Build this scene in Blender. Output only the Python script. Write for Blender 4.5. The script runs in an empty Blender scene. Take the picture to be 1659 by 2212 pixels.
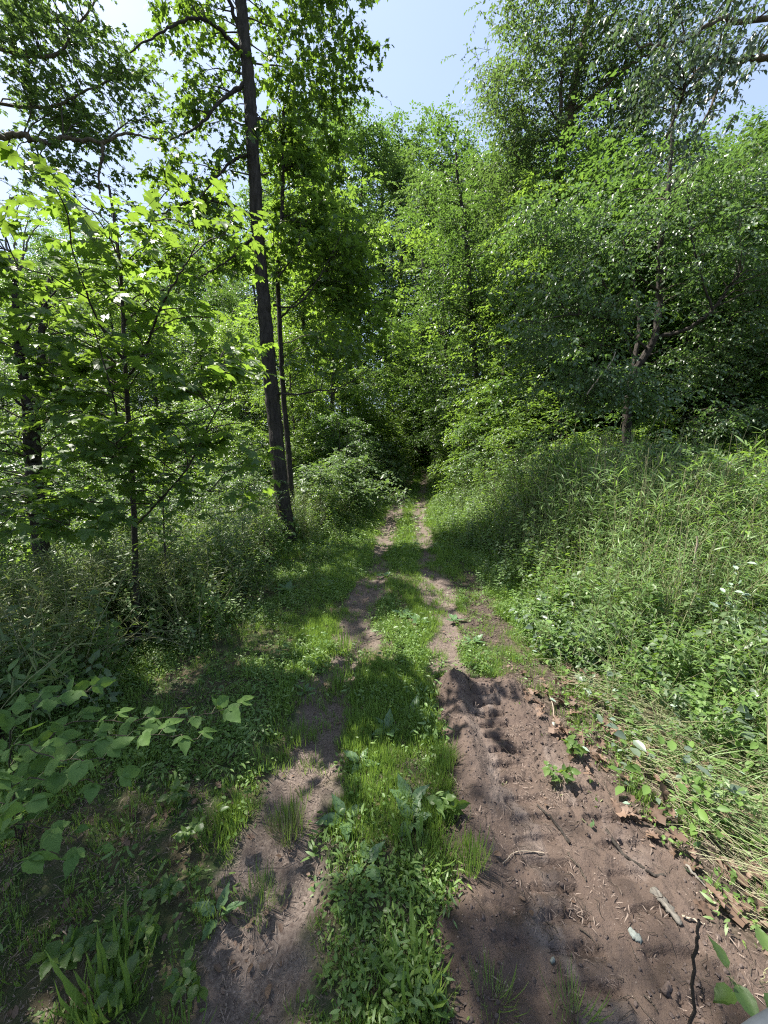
import bpy, math, random
import numpy as np
from mathutils import Vector

random.seed(7)
R = np.random.RandomState(11)
rad = math.radians
scene = bpy.context.scene
COL = scene.collection

# ------------------------------------------------------------------ camera
CAM_H, PITCH, FPX, CX, CY = 2.2, rad(10), 803.0, 829.5, 1106.0
cam_d = bpy.data.cameras.new('camera')
cam_d.sensor_fit = 'VERTICAL'; cam_d.sensor_height = 36.0
cam_d.lens = 36.0 * FPX / 2212.0
cam_d.clip_start = 0.05; cam_d.clip_end = 2000
cam = bpy.data.objects.new('camera', cam_d); COL.objects.link(cam)
cam.location = (0, 0, CAM_H); cam.rotation_euler = (rad(90) - PITCH, 0, 0)
scene.camera = cam

# ------------------------------------------------------------------ sky and sun
SUN_EL, SUN_AZ = 60.0, -66.0          # degrees; azimuth from +Y, negative = to the left
world = bpy.data.worlds.new('World'); scene.world = world
world.use_nodes = True
wt = world.node_tree; wt.nodes.clear()
sky = wt.nodes.new('ShaderNodeTexSky'); sky.sky_type = 'NISHITA'; sky.sun_disc = False
sky.sun_elevation = rad(SUN_EL); sky.sun_rotation = rad(SUN_AZ)
sky.air_density = 1.0; sky.dust_density = 2.0; sky.ozone_density = 1.2
bg = wt.nodes.new('ShaderNodeBackground'); bg.inputs['Strength'].default_value = 0.115
wo = wt.nodes.new('ShaderNodeOutputWorld')
# thin high cloud: mixes white into the sky along soft streaks
tc = wt.nodes.new('ShaderNodeTexCoord'); mp = wt.nodes.new('ShaderNodeMapping')
mp.inputs['Scale'].default_value = (1.4, 0.8, 2.2); mp.inputs['Rotation'].default_value = (0.3, 0.2, 0.6)
nz = wt.nodes.new('ShaderNodeTexNoise'); nz.inputs['Scale'].default_value = 1.6; nz.inputs['Detail'].default_value = 5
rp = wt.nodes.new('ShaderNodeMapRange')
rp.inputs['From Min'].default_value = 0.3; rp.inputs['From Max'].default_value = 0.75
rp.inputs['To Min'].default_value = 0.45; rp.inputs['To Max'].default_value = 0.85
mxs = wt.nodes.new('ShaderNodeMixRGB'); mxs.inputs['Color2'].default_value = (1.8, 2.25, 3.15, 1)
L = wt.links
L.new(tc.outputs['Generated'], mp.inputs['Vector']); L.new(mp.outputs[0], nz.inputs['Vector'])
L.new(nz.outputs['Fac'], rp.inputs['Value']); L.new(rp.outputs[0], mxs.inputs['Fac'])
L.new(sky.outputs[0], mxs.inputs['Color1']); L.new(mxs.outputs[0], bg.inputs['Color'])
L.new(bg.outputs[0], wo.inputs['Surface'])

sun_d = bpy.data.lights.new('sun', 'SUN'); sun_d.energy = 5.0; sun_d.angle = rad(0.5)
sun_d.color = (1.0, 0.95, 0.86)
sun = bpy.data.objects.new('sun', sun_d); COL.objects.link(sun)
_sv = Vector((math.sin(rad(SUN_AZ)) * math.cos(rad(SUN_EL)), math.cos(rad(SUN_AZ)) * math.cos(rad(SUN_EL)), math.sin(rad(SUN_EL))))
sun.rotation_euler = (-_sv).to_track_quat('-Z', 'Y').to_euler()

vs = scene.view_settings
vs.view_transform = 'Standard'; vs.look = 'None'; vs.gamma = 1.0; vs.use_curve_mapping = False
vs.exposure = 1.57
cy = scene.cycles
cy.max_bounces = 8; cy.diffuse_bounces = 4; cy.transmission_bounces = 6; cy.glossy_bounces = 2
cy.transparent_max_bounces = 4
cy.filter_width = 1.15; cy.use_denoising = False; cy.sample_clamp_indirect = 4.0

# ------------------------------------------------------------------ helpers: pixels -> world (1659 x 2212 frame)
def ray(px, py):
    a = (px - CX) / FPX; b = (CY - py) / FPX
    return np.array([a, math.cos(PITCH) + b * math.sin(PITCH), -math.sin(PITCH) + b * math.cos(PITCH)])
def at(px, py, Y):
    r = ray(px, py); return np.array([0, 0, CAM_H]) + r * (Y / r[1])
def gnd(px, py, z=0.0):
    r = ray(px, py); return np.array([0, 0, CAM_H]) + r * ((z - CAM_H) / r[2])
def project(P):
    P = np.asarray(P, float); d = P - np.array([0, 0, CAM_H])
    cz = d[..., 1] * math.cos(PITCH) - d[..., 2] * math.sin(PITCH)
    cyy = d[..., 1] * math.sin(PITCH) + d[..., 2] * math.cos(PITCH)
    cz = np.where(cz < 0.05, 1e-3, cz)
    return CX + FPX * d[..., 0] / cz, CY - FPX * cyy / cz, cz

# ------------------------------------------------------------------ noise in numpy
_T = np.random.RandomState(3).rand(256, 256)
def vnoise(x, y):
    xi = np.floor(x).astype(int); yi = np.floor(y).astype(int)
    fx = x - xi; fy = y - yi
    fx = fx * fx * (3 - 2 * fx); fy = fy * fy * (3 - 2 * fy)
    a = _T[xi & 255, yi & 255]; b = _T[(xi + 1) & 255, yi & 255]
    c = _T[xi & 255, (yi + 1) & 255]; d = _T[(xi + 1) & 255, (yi + 1) & 255]
    return (a * (1 - fx) + b * fx) * (1 - fy) + (c * (1 - fx) + d * fx) * fy
def fbm(x, y, o=4):
    x = np.asarray(x, float); y = np.asarray(y, float)
    s = 0; a = 0.5; t = 0
    for k in range(o):
        s = s + a * vnoise(x + 17.3 * k, y - 9.1 * k); t += a; a *= 0.5; x = x * 2.03; y = y * 2.03
    return s / t
def sstep(a, b, v):
    t = np.clip((v - a) / (b - a), 0, 1); return t * t * (3 - 2 * t)

# ------------------------------------------------------------------ terrain
RUT_L = np.array([(-.50, -6), (-.50, .4), (-.55, 1.15), (-.62, 2.1), (-.33, 3.8), (-.16, 6.0), (0.0, 8.4), (.32, 12), (1.0, 17.7), (1.8, 23.6), (1.9, 30), (-1, 42)])
RUT_R = np.array([(.55, -6), (.55, .4), (.55, 2.1), (.70, 3.6), (.80, 4.3), (.83, 6.0), (.93, 8.4), (1.17, 12), (1.9, 17.7), (2.6, 23.6), (2.8, 30), (0, 42)])
def rutx(Pl, y): return np.interp(y, Pl[:, 1], Pl[:, 0])
def rut_mask(x, y):
    n = fbm(x * 2.2, y * 2.2, 4) - .5
    n2 = fbm(x * 7 + 5, y * 7, 3) - .5
    w = .215 + .07 * sstep(2.6, 1.2, y) + .04 * sstep(6, 12, y) + .45 * n + .25 * n2
    dl = np.abs(x - rutx(RUT_L, y)); dr = np.abs(x - rutx(RUT_R, y))
    ml = sstep(w + .07, w - .07, dl)
    grassy = sstep(2.9, 3.6, y)
    mr = sstep(w - .02 + .06, w - .02 - .06, dr) * grassy
    # left rut narrows / half grown over at about 4 to 5 m
    return np.clip(np.maximum(ml * (1 - .1 * sstep(.4, .7, fbm(x * 1.3 + 9, y * .9, 3)) * sstep(3.0, 3.6, y) * sstep(5.6, 5.0, y)), mr), 0, 1)
def churn_mask(x, y):     # dark churned soil right of the track, 4 to 6.5 m out
    c = 1.28 + .06 * (y - 4)
    return sstep(.33, .15, np.abs(x - c) + .5 * (fbm(x * 4, y * 3, 3) - .5)) * sstep(3.6, 4.0, y) * sstep(7.4, 6.6, y)
def terrain(x, y):
    x = np.asarray(x, float); y = np.asarray(y, float)
    z = .10 * (fbm(x * .35 + 4, y * .35, 3) - .5)
    z = z + .05 * (fbm(x * 2 + 1, y * 2, 3) - .5)
    rl = np.abs(x - rutx(RUT_L, y)); rr = np.abs(x - rutx(RUT_R, y))
    z = z - .045 * np.exp(-(rl / .2) ** 2) - .035 * np.exp(-(rr / .18) ** 2) * sstep(3.2, 4, y)
    z = z - .35 * sstep(2.4, 6.0, -x) + .22 * sstep(2.1, 4.5, x)
    z = z + .75 * sstep(11, 32, y)
    z = z - .012 * churn_mask(x, y) * (fbm(x * 14, y * 14, 2))
    return z

# mud strip (scraped soil with tread marks): mask and relief
def mud_edge(x, y):
    n = .20 * (fbm(x * 4.2, y * 4.2, 4) - .5) + .10 * (fbm(x * 15, y * 15, 3) - .5)
    left = np.interp(y, [-2, 1.29, 2.1, 3.14, 3.4], [.12, .28, .46, .50, .58])
    right = np.interp(y, [-2, .9, 1.3, 1.6, 2.5, 3.2], [2.2, 1.75, 1.62, 1.60, 1.42, 1.22])
    top = 3.22 - .10 * np.abs(x - .85)
    return np.minimum(np.minimum(x - left, right - x), (top - y)) + n
def mud_height(x, y):
    e = mud_edge(x, y)
    z = .016 * sstep(-.02, .05, e)
    # left windrow and the heap at the far end
    left = np.interp(y, [-2, 1.29, 2.1, 3.14, 3.4], [.12, .28, .46, .50, .58])
    z = z + .085 * np.exp(-((x - left - .14) / .10) ** 2) * sstep(1.5, 2.3, y) * sstep(3.28, 3.15, y) * (.6 + .8 * fbm(x * 5, y * 5, 3))
    z = z + .09 * np.exp(-((y - 3.0) / .13) ** 2) * sstep(.46, .58, x) * sstep(1.3, 1.1, x) * (1 - .35 * sstep(.13, .1, np.abs(x - .86))) * (.4 + 1.1 * fbm(x * 6, y * 6, 3))
    z = z + .06 * np.exp(-(((x - 1.15) / .17) ** 2 + ((y - 2.75) / .25) ** 2)) * fbm(x * 9, y * 9, 3)
    z = z + .07 * np.exp(-(((x - .42) / .12) ** 2 + ((y - 1.35) / .12) ** 2))
    # shallow dish in the middle of the strip
    z = z - .015 * sstep(.15, .4, e) + .018 * (fbm(x * 5 + 2, y * 4, 3) - .5)
    def tread(cx, w, y0, y1, pitch, ph, depth, ramp):
        u = (x - cx) + .05 * (fbm(y * 2 + cx, y * 0 + 3, 2) - .5) + .03 * (fbm(x * 12, y * 12, 3) - .5)
        m = sstep(w, w - .025, np.abs(u)) * sstep(y0, y0 + .15, y) * sstep(y1, y1 - .08, y)
        t = (((y + .06 * np.abs(u)) / pitch + ph + .45 * (fbm(y * 2.3, x * 2 + cx, 2) - .5) + .22 * (fbm(x * 9 + 5, y * 9, 3) - .5)) % 1.0)
        lug = sstep(0, .07, t) * sstep(.98, .45, t) * (.75 + .5 * fbm(x * 9 + 4, y * 9, 2))
        k = np.clip(.60 + 1.5 * (fbm(x * 2 + cx * 7, y * 1.6, 2) - .3) + .7 * sstep(2.55, 2.8, y), 0, 1.3)
        return m * (-depth * (.5 + .5 * k) + ramp * lug * k)
    z = z + tread(.86, .13, -.5, 3.12, .118, 0, .034, .048)
    z = z + tread(1.28, .13, -.5, 2.2, .15, .4, .026, .036)
    z = z + tread(.56, .10, -.5, 1.65, .14, .7, .012, .015)
    # scrape lines and crumbs
    rough = .35 + .65 * sstep(.42, .6, fbm(x * 3.1 + 8, y * 2.2, 3))
    z = z + .010 * (fbm(x * 16 + 3, y * 3.0, 3) - .5)
    z = z + (.3 + rough) * .034 * (fbm(x * 20, y * 20, 4) - .5)
    z = z + rough * .012 * sstep(.58, .72, fbm(x * 45, y * 45, 2))
    return np.where(e < -.04, -.05, z)
def mud_soft(x, y): return mud_edge(x, y)
def surf(x, y):
    x = np.asarray(x, float); y = np.asarray(y, float)
    z = terrain(x, y)
    ins = (mud_edge(x, y) > 0) & (y < 3.5)
    return np.where(ins, z + mud_height(x, y), z)

# ------------------------------------------------------------------ mesh helpers
def mesh_np(name, V, F, smooth=False, attrs=None, mats=(), uv=None):
    """V (n,3), F (m,k) all faces with k corners."""
    V = np.asarray(V, np.float32); F = np.asarray(F, np.int32)
    me = bpy.data.meshes.new(name)
    me.vertices.add(len(V)); me.vertices.foreach_set('co', V.ravel())
    m, k = F.shape
    me.loops.add(m * k); me.loops.foreach_set('vertex_index', F.ravel())
    me.polygons.add(m)
    me.polygons.foreach_set('loop_start', np.arange(m, dtype=np.int32) * k)
    me.polygons.foreach_set('loop_total', np.full(m, k, np.int32))
    if smooth: me.polygons.foreach_set('use_smooth', np.ones(m, bool))
    for nme, arr in (attrs or {}).items():
        a = me.attributes.new(nme, 'FLOAT', 'POINT'); a.data.foreach_set('value', np.asarray(arr, np.float32))
    me.update(calc_edges=True); me.validate()
    for mt in mats: me.materials.append(mt)
    return me
def link(name, data, parent=None, loc=None):
    o = bpy.data.objects.new(name, data); COL.objects.link(o)
    if parent is not None: o.parent = parent
    if loc is not None: o.location = loc
    return o
def tag(o, label=None, cat=None, group=None, kind=None):
    if label: o['label'] = label
    if cat: o['category'] = cat
    if group: o['group'] = group
    if kind: o['kind'] = kind
    return o
def thing(name, label, cat, loc=(0, 0, 0), group=None):
    o = bpy.data.objects.new(name, None); COL.objects.link(o)
    o.empty_display_size = .1
    o.location = tuple(float(v) for v in loc); return tag(o, label, cat, group)

class MB:
    """gathers tubes into one triangle/quad mesh (all quads)"""
    def __init__(s): s.V = []; s.F = []; s.n = 0
    def tube(s, P, rr, sides=6, relief=0.0, flare=0.0):
        P = np.asarray(P, float); n = len(P)
        rr = np.broadcast_to(np.asarray(rr, float), (n,)).copy()
        T = np.gradient(P, axis=0); T /= np.linalg.norm(T, axis=1)[:, None] + 1e-9
        ref = np.array([0, 0, 1.0]) if abs(T[0, 2]) < .9 else np.array([1.0, 0, 0])
        A = np.cross(T, ref); A /= np.linalg.norm(A, axis=1)[:, None] + 1e-9
        B = np.cross(T, A)
        th = np.arange(sides) / sides * 2 * math.pi
        R2 = np.repeat(rr[:, None], sides, 1)
        if relief:
            L1 = np.concatenate([[0], np.cumsum(np.linalg.norm(np.diff(P, axis=0), axis=1))])[:, None]; thr_ = np.concatenate([th])[None]
            cx, cyy = np.cos(thr_) * 2.2, np.sin(thr_) * 2.2
            g = fbm(cx * 1.6 + 7 + L1 * .7, cyy * 1.6 + L1 * .7, 4) + .5 * fbm(cx * 4 + L1 * 2.0, cyy * 4 - L1 * 1.2, 3) - .75
            R2 = R2 * (1 + relief * 2 * g)
            R2 = R2 * (1 + flare * np.exp(-L1 / .22) * (1 + .45 * np.cos(thr_ * 4 + 1.3) + .3 * np.cos(thr_ * 7)))
        ring = P[:, None] + R2[:, :, None] * (A[:, None] * np.cos(th)[None, :, None] + B[:, None] * np.sin(th)[None, :, None])
        V = ring.reshape(-1, 3)
        i = np.arange(n - 1)[:, None] * sides; j = np.arange(sides)[None]; j2 = (j + 1) % sides
        F = np.stack([i + j, i + j2, i + sides + j2, i + sides + j], -1).reshape(-1, 4) + s.n
        s.V.append(V); s.F.append(F); s.n += len(V)
    def mesh(s, name, mats, smooth=True, off=None):
        V = np.concatenate(s.V); F = np.concatenate(s.F)
        if off is not None: V = V - np.asarray(off)[None]
        return mesh_np(name, V, F, smooth, {'rnd': R.rand(len(V))}, mats)
def curve(P, n=24, wob=0.0, seed=0):
    """smooth path through control points (Catmull-Rom)"""
    P = np.asarray(P, float)
    Q = np.vstack([2 * P[0] - P[1], P, 2 * P[-1] - P[-2]])
    out = []; m = len(P) - 1
    for t in np.linspace(0, m, n):
        i = min(int(t), m - 1); u = t - i
        a, b, c, d = Q[i], Q[i + 1], Q[i + 2], Q[i + 3]
        out.append(.5 * ((2 * b) + (-a + c) * u + (2 * a - 5 * b + 4 * c - d) * u * u + (-a + 3 * b - 3 * c + d) * u ** 3))
    out = np.array(out)
    if wob:
        rs = np.random.RandomState(seed)
        w = rs.randn(n, 3) * wob; w[0] = 0
        out += w
    return out

# ------------------------------------------------------------------ leaf outlines (x along, y across, z up), fans of triangles
def fan(outline, mid, zc=0.0):
    V = [mid] + outline; n = len(outline)
    F = [(0, i + 1, (i + 1) % n + 1) for i in range(n)]
    return np.array(V, float), np.array(F, int)
LEAF = {}
LEAF['rhomb'] = (np.array([(0, 0, 0), (.42, -.30, .07), (1, 0, -.10), (.42, .30, .07)], float), np.array([(0, 1, 2), (0, 2, 3)]))
LEAF['oval'] = fan([(0, 0, 0), (.25, -.24, .06), (.62, -.25, .05), (1, 0, -.14), (.62, .25, .05), (.25, .24, .06)], (.45, 0, -.02))
LEAF['star'] = fan([(0, 0, 0), (.12, -.42, .02), (.38, -.22, .03), (.62, -.50, -.06), (.66, -.18, .03), (1, 0, -.12),
                    (.66, .18, .03), (.62, .50, -.06), (.38, .22, .03), (.12, .42, .02)], (.36, 0, -.02))
def _maple():
    o = [(0, 0, 0), (-.06, -.26, 0), (.12, -.50, -.06), (.22, -.28, .02), (.46, -.66, -.10), (.50, -.42, -.02), (.70, -.40, -.06), (.56, -.18, .03),
         (.80, -.20, .0), (1.05, 0, -.16), (.80, .20, .0), (.56, .18, .03), (.70, .40, -.06), (.50, .42, -.02), (.46, .66, -.10), (.22, .28, .02), (.12, .50, -.06), (-.06, .26, 0)]
    return fan(o, (.34, 0, -.03))
LEAF['maple'] = _maple()
def _pleated(wid, tip, cord, pleat, serr):
    nr, nc = 8, 5; V = []
    for i in range(nr):
        t = i / (nr - 1)
        w = wid * math.sin(math.pi * min(1, t * .93 + .07) ** .72) * (1 - .25 * t) if 0 < t < 1 else (.10 * wid if t == 0 else 0.0)
        for j in range(nc):
            u = (j - 2) / 2.0
            x = t + .13 * abs(u) * (1 - t) * (1 if t > .15 else -cord) * (t > 0 or abs(u) > 0)
            V.append((x * 1.0 if t < 1 else 1.0 + tip, u * w * (1 + serr * (-1) ** i * (abs(u) == 1)), .20 * w * abs(u) + pleat * (-1) ** i * (abs(u) == .5) + pleat * .5 * (-1) ** (i + 1) * (abs(u) == 1) - .16 * t * t))
    F = []
    for i in range(nr - 1):
        for j in range(nc - 1):
            a = i * nc + j; F += [(a, a + nc, a + nc + 1), (a, a + nc + 1, a + 1)]
    return np.array(V, float), np.array(F, int)
LEAF['heart'] = _pleated(.42, .08, .8, .022, .06)
def _oak():
    xs = [0, .12, .22, .32, .42, .54, .64, .78, .86, 1.0]; ys = [0.02, .14, .07, .26, .12, .34, .15, .26, .12, 0]
    o = [(x, -y, .25 * y + .10 * math.sin(x * 5)) for x, y in zip(xs, ys)] + [(x, y, .35 * y + .12 * math.sin(x * 5)) for x, y in list(zip(xs, ys))[-2:0:-1]]
    return fan(o, (.5, 0, .02))
LEAF['oak'] = _oak()
LEAF['blade'] = (np.array([(0, 0, 0), (.3, -.05, .03), (.3, .05, .03), (.68, -.04, -.03), (.68, .04, -.03), (1, 0, -.16)], float),
                 np.array([(0, 1, 2), (1, 3, 4), (1, 4, 2), (3, 5, 4)]))
def norm(v): return v / (np.linalg.norm(v, axis=-1, keepdims=True) + 1e-9)
def place(kind, P, D, N, S, rs=R):
    V, F = LEAF[kind]
    D = norm(D); N = norm(N - (N * D).sum(-1, keepdims=True) * D); B = np.cross(N, D)
    n = len(P); k = len(V)
    W = P[:, None] + S[:, None, None] * (V[None, :, :1] * D[:, None] + V[None, :, 1:2] * B[:, None] + V[None, :, 2:] * N[:, None])
    FF = (F[None] + (np.arange(n) * k)[:, None, None]).reshape(-1, 3)
    return W.reshape(-1, 3), FF, np.repeat(rs.rand(n), k)
def join3(parts):
    V = []; F = []; A = []; n = 0
    for v, f, a in parts:
        V.append(v); F.append(f + n); A.append(a); n += len(v)
    return np.concatenate(V), np.concatenate(F), np.concatenate(A)

# ------------------------------------------------------------------ materials
def newmat(name):
    m = bpy.data.materials.new(name); m.use_nodes = True; nt = m.node_tree; nt.nodes.clear()
    out = nt.nodes.new('ShaderNodeOutputMaterial'); return m, nt, out
def leafmat(name, c1, c2, trans, tmix=.45, rough=.42, spec=.45, noise=3.0):
    """thin leaf: diffuse + gloss on both sides and light shining through"""
    m, nt, out = newmat(name); N = nt.nodes; l = nt.links
    at_ = N.new('ShaderNodeAttribute'); at_.attribute_name = 'rnd'
    oi = N.new('ShaderNodeObjectInfo')
    add = N.new('ShaderNodeMath'); add.operation = 'ADD'; l.new(at_.outputs['Fac'], add.inputs[0]); l.new(oi.outputs['Random'], add.inputs[1])
    fr = N.new('ShaderNodeMath'); fr.operation = 'FRACT'; l.new(add.outputs[0], fr.inputs[0])
    geo = N.new('ShaderNodeNewGeometry')
    tn = N.new('ShaderNodeTexNoise'); tn.inputs['Scale'].default_value = noise; tn.inputs['Detail'].default_value = 2
    l.new(geo.outputs['Position'], tn.inputs['Vector'])
    fac = N.new('ShaderNodeMath'); fac.operation = 'MULTIPLY_ADD'; l.new(fr.outputs[0], fac.inputs[0]); fac.inputs[1].default_value = .6
    f2 = N.new('ShaderNodeMath'); f2.operation = 'MULTIPLY'; l.new(tn.outputs['Fac'], f2.inputs[0]); f2.inputs[1].default_value = .4
    l.new(f2.outputs[0], fac.inputs[2])
    mx = N.new('ShaderNodeMixRGB'); l.new(fac.outputs[0], mx.inputs['Fac'])
    mx.inputs['Color1'].default_value = (*c1, 1); mx.inputs['Color2'].default_value = (*c2, 1)
    pb = N.new('ShaderNodeBsdfPrincipled'); l.new(mx.outputs[0], pb.inputs['Base Color'])
    pb.inputs['Roughness'].default_value = rough; pb.inputs['Specular IOR Level'].default_value = spec
    tr = N.new('ShaderNodeBsdfTranslucent')
    mt = N.new('ShaderNodeMixRGB'); mt.blend_type = 'MULTIPLY'; mt.inputs['Fac'].default_value = .35
    mt.inputs['Color1'].default_value = (*trans, 1); l.new(fac.outputs[0], mt.inputs['Color2'])
    l.new(mt.outputs[0], tr.inputs['Color'])
    ms = N.new('ShaderNodeMixShader'); ms.inputs['Fac'].default_value = tmix
    l.new(pb.outputs[0], ms.inputs[1]); l.new(tr.outputs[0], ms.inputs[2]); l.new(ms.outputs[0], out.inputs['Surface'])
    return m
def solidmat(name, c1, c2, rough=.8, scale=8, bump=.3, bscale=None, detail=6, spec=.3, dist=.01, stretch=(1, 1, 1)):
    m, nt, out = newmat(name); N = nt.nodes; l = nt.links
    tc = N.new('ShaderNodeTexCoord'); mp = N.new('ShaderNodeMapping'); mp.inputs['Scale'].default_value = stretch
    l.new(tc.outputs['Object'], mp.inputs['Vector'])
    a = N.new('ShaderNodeTexNoise'); a.inputs['Scale'].default_value = scale; a.inputs['Detail'].default_value = detail
    a.inputs['Roughness'].default_value = .65; l.new(mp.outputs[0], a.inputs['Vector'])
    rm = N.new('ShaderNodeMapRange'); rm.inputs['From Min'].default_value = .3; rm.inputs['From Max'].default_value = .7; l.new(a.outputs['Fac'], rm.inputs['Value'])
    mx = N.new('ShaderNodeMixRGB'); l.new(rm.outputs[0], mx.inputs['Fac'])
    mx.inputs['Color1'].default_value = (*c1, 1); mx.inputs['Color2'].default_value = (*c2, 1)
    pb = N.new('ShaderNodeBsdfPrincipled'); l.new(mx.outputs[0], pb.inputs['Base Color'])
    pb.inputs['Roughness'].default_value = rough; pb.inputs['Specular IOR Level'].default_value = spec
    b = N.new('ShaderNodeTexNoise'); b.inputs['Scale'].default_value = bscale or scale * 4; b.inputs['Detail'].default_value = 5
    l.new(mp.outputs[0], b.inputs['Vector'])
    bm = N.new('ShaderNodeBump'); bm.inputs['Strength'].default_value = bump; bm.inputs['Distance'].default_value = dist
    l.new(b.outputs['Fac'], bm.inputs['Height']); l.new(bm.outputs[0], pb.inputs['Normal']); l.new(pb.outputs[0], out.inputs['Surface'])
    return m
M = {}
M['maple'] = leafmat('maple_leaf', (.04, .08, .025), (.09, .15, .04), (.30, .48, .05), .46, .45, .4)
M['tulip'] = leafmat('tulip_leaf', (.035, .07, .022), (.075, .12, .035), (.25, .42, .04), .42, .45, .4)
M['elm'] = leafmat('elm_leaf', (.055, .10, .045), (.125, .18, .085), (.22, .40, .08), .34, .38, .6)
M['silver'] = leafmat('silver_leaf', (.065, .095, .06), (.15, .19, .14), (.18, .30, .09), .30, .34, .6)
M['wood'] = leafmat('wood_leaf', (.032, .068, .026), (.08, .13, .046), (.21, .38, .055), .35, .42, .45, 1.2)
M['wood2'] = leafmat('wood_leaf_pale', (.05, .088, .038), (.115, .165, .07), (.23, .38, .07), .35, .44, .42, 1.2)
M['understory'] = leafmat('understory_leaf', (.045, .095, .025), (.12, .185, .052), (.30, .48, .055), .42, .42, .45, 1.5)
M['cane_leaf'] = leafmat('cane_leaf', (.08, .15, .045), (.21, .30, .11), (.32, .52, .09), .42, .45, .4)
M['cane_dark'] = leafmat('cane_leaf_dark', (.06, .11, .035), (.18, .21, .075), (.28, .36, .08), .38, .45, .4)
M['bramble'] = leafmat('bramble_leaf', (.065, .13, .035), (.14, .23, .065), (.26, .44, .06), .30, .6, .2, 14.0)
M['herb'] = leafmat('herb_leaf', (.065, .13, .03), (.15, .24, .06), (.28, .46, .05), .36, .5, .35)
M['grass'] = leafmat('grass_blade', (.09, .16, .035), (.21, .30, .075), (.32, .50, .07), .38, .45, .4)
M['dock'] = leafmat('dock_leaf', (.07, .13, .055), (.11, .19, .085), (.2, .34, .07), .26, .42, .4)
M['cut'] = leafmat('wilted_leaf', (.14, .21, .15), (.28, .35, .28), (.2, .3, .15), .2, .45, .4)
M['dead'] = leafmat('dead_leaf', (.085, .055, .038), (.21, .14, .10), (.13, .08, .05), .2, .6, .3)
M['chip'] = leafmat('litter_chip', (.06, .045, .038), (.28, .22, .18), (.2, .12, .06), .1, .7, .2)
M['straw'] = leafmat('straw', (.12, .14, .06), (.33, .31, .19), (.3, .3, .12), .2, .5, .4)
M['bark'] = solidmat('bark', (.035, .027, .02), (.17, .135, .10), .9, 11, 1.0, 30, dist=.03, stretch=(1, 1, .25))
M['bark_dark'] = solidmat('bark_dark', (.012, .010, .008), (.062, .052, .043), .9, 17, 1.0, 40, dist=.03, stretch=(1, 1, .22))
M['bark_pale'] = solidmat('bark_pale', (.09, .08, .068), (.22, .20, .17), .9, 10, .8, 26, dist=.015, stretch=(1, 1, .35))
M['twig'] = solidmat('twig_bark', (.03, .024, .018), (.075, .06, .045), .85, 20, .3)
M['stem'] = solidmat('green_stem', (.12, .13, .06), (.32, .30, .17), .6, 10, .1)
M['dry'] = solidmat('dry_wood', (.16, .125, .09), (.40, .33, .25), .8, 25, .3)
M['soil'] = solidmat('soil_clod', (.055, .041, .035), (.115, .088, .077), .95, 30, .8, 90, dist=.008)

def ground_mat():
    m, nt, out = newmat('forest_floor'); N = nt.nodes; l = nt.links
    tc = N.new('ShaderNodeTexCoord')
    def noise(s, d=6, r=.6):
        n = N.new('ShaderNodeTexNoise'); n.inputs['Scale'].default_value = s; n.inputs['Detail'].default_value = d; n.inputs['Roughness'].default_value = r
        l.new(tc.outputs['Object'], n.inputs['Vector']); return n.outputs['Fac']
    def mr(f, a, b):
        n = N.new('ShaderNodeMapRange'); n.inputs['From Min'].default_value = a; n.inputs['From Max'].default_value = b; l.new(f, n.inputs['Value']); return n.outputs[0]
    def mix(f, a, b):
        n = N.new('ShaderNodeMixRGB'); l.new(f, n.inputs['Fac'])
        for k, v in (('Color1', a), ('Color2', b)):
            if isinstance(v, tuple): n.inputs[k].default_value = (*v, 1)
            else: l.new(v, n.inputs[k])
        return n.outputs[0]
    litter = mix(mr(noise(18), .35, .65), (.045, .035, .022), (.12, .10, .06))
    moss = mix(mr(noise(5), .4, .6), litter, (.035, .055, .018))
    d1 = mix(mr(noise(9), .3, .7), (.115, .09, .075), (.235, .19, .16))
    vor = N.new('ShaderNodeTexVoronoi'); vor.inputs['Scale'].default_value = 60; l.new(tc.outputs['Object'], vor.inputs['Vector'])
    d2 = mix(mr(noise(70, 4, .7), .35, .7), (.07, .052, .044), d1)
    ch = mix(mr(noise(40), .4, .7), (.035, .026, .02), (.10, .075, .06))
    a1 = N.new('ShaderNodeAttribute'); a1.attribute_name = 'dirt'
    a2 = N.new('ShaderNodeAttribute'); a2.attribute_name = 'churn'
    c = mix(a1.outputs['Fac'], moss, d2); c = mix(a2.outputs['Fac'], c, ch)
    pb = N.new('ShaderNodeBsdfPrincipled'); l.new(c, pb.inputs['Base Color']); pb.inputs['Roughness'].default_value = .9; pb.inputs['Specular IOR Level'].default_value = .2
    bm = N.new('ShaderNodeBump'); bm.inputs['Strength'].default_value = .7; bm.inputs['Distance'].default_value = .015
    l.new(noise(55, 6, .7), bm.inputs['Height']); l.new(bm.outputs[0], pb.inputs['Normal']); l.new(pb.outputs[0], out.inputs['Surface'])
    return m
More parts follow.
